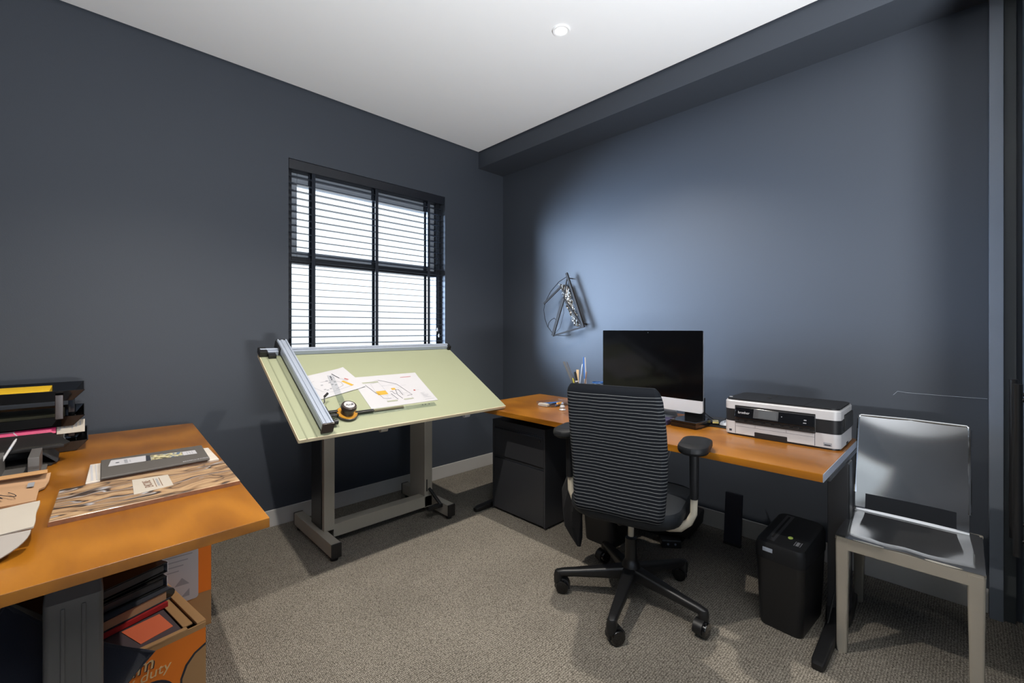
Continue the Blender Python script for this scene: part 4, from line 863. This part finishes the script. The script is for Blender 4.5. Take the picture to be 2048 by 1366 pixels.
MB().box((-.045, 2.70, .784), (-.024, 2.76, .948), .002).obj('post', black_gl, tp2, True); MB().box((-.047, 2.698, .86), (-.022, 2.762, .872), .002).obj('collar', black_pl, tp2, True)
def sheetset(name, label, cat, a, b, z, h, m, rz=0):
    return tag(MB().box(a+(z,), b+(z+h,), min(.0008, h*.3), 1).obj(name, m), label, cat)
sheetset('yellow_folder', 'yellow folder lying in the topmost letter tray', 'folder', (-.50, 2.675), (-.10, 2.93), .9525, .0385, yellow_m)
sheetset('olive_folder', 'olive grey folder lying in the middle letter tray', 'folder', (-.50, 2.70), (-.06, 2.93), .8445, .042, olive_m)
bc = thing('cream_brochure_stack', 'stack of cream brochures filling the lowest letter tray', 'brochures', (-.2, 2.8, .737))
for i in range(6): MB().box((-.50, 2.68+.004*random.random(), .7365+i*.011), (-.062+random.uniform(-.012, .01), 2.92, .7465+i*.011), .001, 1).obj('brochure', cream_pa if i % 2 else white_pa, bc, True)
mg = thing('magenta_brochure', 'magenta brochure with white hexagon lines leaning in the lowest tray', 'brochure', (-.16, 2.67, .80))
Mg = Matrix.Translation((-.2, 2.650, .815)) @ Matrix.Rotation(math.radians(55), 4, 'X')
MB().box((-.10, 0, 0), (.12, .05, .003), .0005, M=Mg).obj('cover', magenta_m, mg, True)
hx = MB()
for a, b in (((-.06, .0), (-.04, .025)), ((-.04, .025), (-.05, .05)), ((-.04, .025), (.0, .022)), ((.0, .022), (.02, .045)), ((.0, .022), (.015, .0)), ((.02, .045), (.06, .05))): hx.line(a, b, .003, .0033)
hx.bm.transform(Mg); hx.obj('hexagon_lines', white_pa, mg, True)
tag(MB().box((.0, 0, 0), (.085, .058, .003), .0005, M=Matrix.Translation((-.078, 2.65, .808)) @ Matrix.Rotation(math.radians(58), 4, 'X')).obj('printed_leaflet', cream_pa), 'cream leaflet with grey columns of print beside the magenta brochure', 'leaflet')
lf = bpy.data.objects['printed_leaflet']; g = MB()
for i in range(6): g.rect((.008+i*.012, .018+.006*(i % 3)), (.012+i*.012, .05), .0034)
g.bm.transform(Matrix.Translation((-.078, 2.65, .808)) @ Matrix.Rotation(math.radians(58), 4, 'X')); g.obj('print_columns', ink_grey, lf)
tag(MB().box((-.24, 2.68, .852), (-.11, 2.71, .856), .001, M=None).obj('green_divider', green_m), 'green card divider above the magenta brochure', 'divider')
tag(MB().box((-.45, 2.675, .850), (-.20, 2.70, .854), .001).obj('yellow_divider', yellow_m), 'yellow card divider at the left of the lowest tray', 'divider')

# ------------------------------------------------------------------ boxes and clutter under the left desk
def carton(name, label, loc, rz, sx, sy, h, face_m, flap=True):
    o = thing(name, label, 'cardboard box', loc, rz); t = .005
    MB().box((-sx/2, -sy/2, 0), (sx/2, sy/2, t)).obj('bottom', kraft_m, o)
    for a, b in (((-sx/2, -sy/2, t), (sx/2, -sy/2+t, h)), ((-sx/2, sy/2-t, t), (sx/2, sy/2, h)), ((-sx/2, -sy/2+t, t), (-sx/2+t, sy/2-t, h)), ((sx/2-t, -sy/2+t, t), (sx/2, sy/2-t, h))): MB().box(a, b, .001, 1).obj('side_panel', face_m, o)
    return o
b1 = carton('moving_box', 'open kraft moving box with orange print full of books under the near desk', (.02, 1.965, 0), math.radians(10), .48, .46, .268, kraft_m)
f1 = -.2304; letter_m = mat('bare_board_lettering', (206, 172, 124), .8)
MB().quad([(-.2399, f1, .02), (.2399, f1, .02), (.2399, f1, .250), (-.2399, f1, .250)]).obj('orange_print', orange_ink, b1)
MB().quad([(.2404, -.2299, .10), (.2404, .2299, .10), (.2404, .2299, .250), (.2404, -.2299, .250)]).obj('orange_print', orange_ink, b1)
def fm(x, z): return frame((x, f1-.0006, z), (1, 0, 0), (0, 0, 1))
text('premium', .058, ink_m, b1, fm(.100, .219) @ Matrix.Translation((.003, -.003, 0)), shear=.15, align='RIGHT'); text('premium', .058, letter_m, b1, fm(.100, .219) @ Matrix.Translation((0, 0, .0006)), shear=.15, align='RIGHT')
text('heavy duty', .044, letter_m, b1, fm(.142, .184), shear=.15, align='RIGHT')
def flat(pts, d, m, name): MB().loft([[(x, f1-d, z) for x, z in pts], [(x, f1-d-.0002, z) for x, z in pts]]).obj(name, m, b1)
def oval(cx, cz, rx, rz_): return [(cx+rx*math.cos(a), cz+rz_*math.sin(a)) for a in [2*PI*k/36 for k in range(36)]]
flat(oval(.082, .085, .075, .075), .0004, ink_m, 'printed_ring'); flat(oval(.080, .083, .070, .070), .0008, kraft_m, 'printed_disc')
flat([(.24, .200), (.206, .184), (.182, .158), (.168, .12), (.166, .02), (.24, .02)], .0005, ink_m, 'printed_ring'); flat([(.24, .192), (.210, .178), (.188, .153), (.174, .118), (.171, .02), (.24, .02)], .0009, kraft_m, 'printed_disc')
MB().box((.215, -.228, .264), (.242, .228, .275), .003).obj('flap', kraft_m, b1); MB().box((.185, -.2, .2605), (.214, .22, .2665), .003).obj('flap', kraft_m, b1); MB().box((-.235, -.23, .260), (.19, -.212, .272), .003).obj('flap', kraft_m, b1)
def inb(name, label, cat, a, b, m, rz=10, rx=0, bev=.002):
    o = thing(name, label, cat, M=Matrix.Translation((.02, 1.965, 0)) @ Matrix.Rotation(math.radians(rz), 4, 'Z') @ Matrix.Rotation(math.radians(rx), 4, 'X'))
    return o, MB().box(a, b, bev)
o, m_ = inb('plum_board', 'plum grey cardboard sheet covering the open moving box', 'cardboard sheet', (-.22, -.205, .2565), (.182, .22, .263), purple_grey); m_.obj('panel', purple_grey, o)
tag(MB().prism([(.130, 1.80), (.215, 1.835), (.19, 1.945), (.09, 1.915)], .2632, .2646).obj('orange_note', orange_paper), 'orange sheet of paper on the plum board in the box', 'paper')
o = thing('red_folder', 'red folder under the black ring binder in the moving box', 'folder', (.06, 1.99, .266), math.radians(22)); MB().box((-.16, -.075, 0), (.14, .10, .018), .002).obj('cover', red_m, o); MB().box((-.155, -.07, .0035), (.1405, .098, .0145)).obj('pages', red_ink, o)
o = thing('black_binder', 'thick black bound book lying on the red folder', 'book', (.055, 2.02, .2845), math.radians(24))
MB().box((-.17, -.10, 0), (.145, .10, .004), .001).box((-.17, -.10, .033), (.145, .10, .037), .001).obj('cover', navy_cloth, o); MB().box((-.168, -.097, .004), (.13, .096, .033)).obj('pages', kraft_paper, o); MB().tube([(.143, -.095, .0185), (.147, 0, .0185), (.143, .095, .0185)], .017, 10).obj('spine', black_gl, o)
for i in range(2):
    o = thing('grey_lever_file', ('lower grey lever arch file on the black book', 'upper grey lever arch file just under the desktop')[i], 'file', (.05, 2.08+.01*i, .324+.042*i), math.radians(22+3*i), 'lever files on top of the moving box')
    MB().box((-.20, -.13, 0), (.13, .13, .003), .001).box((-.20, -.13, .034), (.13, .13, .037), .001).obj('cover', black_pl, o); MB().box((.128, -.13, 0), (.131, .13, .037), .001).obj('spine', silver_al, o); MB().box((-.195, -.125, .006), (.12, .125, .03), .002).obj('pages', dark_me, o)
b2 = carton('tall_moving_box', 'tall kraft box with an orange band and white shipping label at the back', (.13, 2.50, 0), math.radians(-3), .55, .50, .56, kraft_m)
MB().quad([(-.2745, -.2505, .145), (.2745, -.2505, .145), (.2745, -.2505, .555), (-.2745, -.2505, .555)]).obj('orange_print', orange_ink, b2)
MB().quad([(.2755, -.2495, .145), (.2755, .2495, .145), (.2755, .2495, .555), (.2755, -.2495, .555)]).obj('orange_print', orange_ink, b2)
lbm = MB(); lbm.loft([[(p[0], y, p[1]) for p in rr(.135, .235, .19, .21, .012)] for y in (-.2508, -.2514)]); lbm.obj('shipping_label', white_pa, b2)
g = MB()
for i in range(4): g.quad([(.06, -.2517, .32-.02*i), (.06+.15*(1-.1*i), -.2517, .32-.02*i), (.06+.15*(1-.1*i), -.2517, .324-.02*i), (.06, -.2517, .324-.02*i)])
g.quad([(.17, -.2517, .15), (.20, -.2517, .15), (.20, -.2517, .18)]); g.quad([(.15, -.2517, .20), (.2, -.2517, .20), (.175, -.2517, .23)]); g.obj('label_print', ink_grey, b2)
b3 = carton('low_brown_box', 'plain brown cardboard box behind the grey desk leg', (-.47, 1.98, 0), math.radians(4), .30, .34, .30, kraft_m)
MB().box((-.152, -.172, .30), (.152, .172, .306), .001).obj('flap', kraft_m, b3)
o = thing('black_case', 'black equipment case stacked on the plain brown box', 'case', (-.47, 1.98, .306), math.radians(4)); MB().box((-.15, -.16, 0), (.14, .16, .16), .01).obj('shell', black_pl, o); MB().cyl((.10, -.161, .06), (.10, -.166, .06), .022, 20).obj('dial', red_m, o)
# soft navy bag in front of the boxes
nb = thing('navy_cushion', 'soft navy square cushion standing on its corner between desk leg and moving box', 'cushion', (-.125, 1.635, 0), math.radians(6))
PMx = Matrix.Translation((0, 0, .292)) @ Matrix.Rotation(math.radians(-5), 4, 'X') @ Matrix.Rotation(math.radians(43), 4, 'Y')
rings = []
for k in range(19):
    u = -1+2*k/18; T = .055*max(.04, 1-abs(u)**3)**.5; w = .195*(1-.09*(1-u*u))
    ring = []
    for j in range(28):
        a = 2*PI*j/28; c, d = math.cos(a), math.sin(a); v = math.copysign(abs(c)**.6, c)
        ring.append((u*.195*(1-.09*(1-v*v)), d*T*max(.05, 1-abs(v)**3)**.5+.004*math.sin(9*u+5*v), v*w))
    rings.append(ring)
MB().loft(rings, M=PMx).obj('cover', navy_cloth, nb)
pp_ = []
for k in range(64):
    q = k/16; e = -1+2*(q % 1); x, z_ = ((e, -1), (1, e), (-e, 1), (-1, -e))[int(q)]
    pp_.append((x*.195*(1-.09*(1-z_*z_)), 0, z_*.195*(1-.09*(1-x*x))))
MB().tube(pp_, .005, 6, M=PMx, closed=True).obj('piping', navy_cloth, nb)
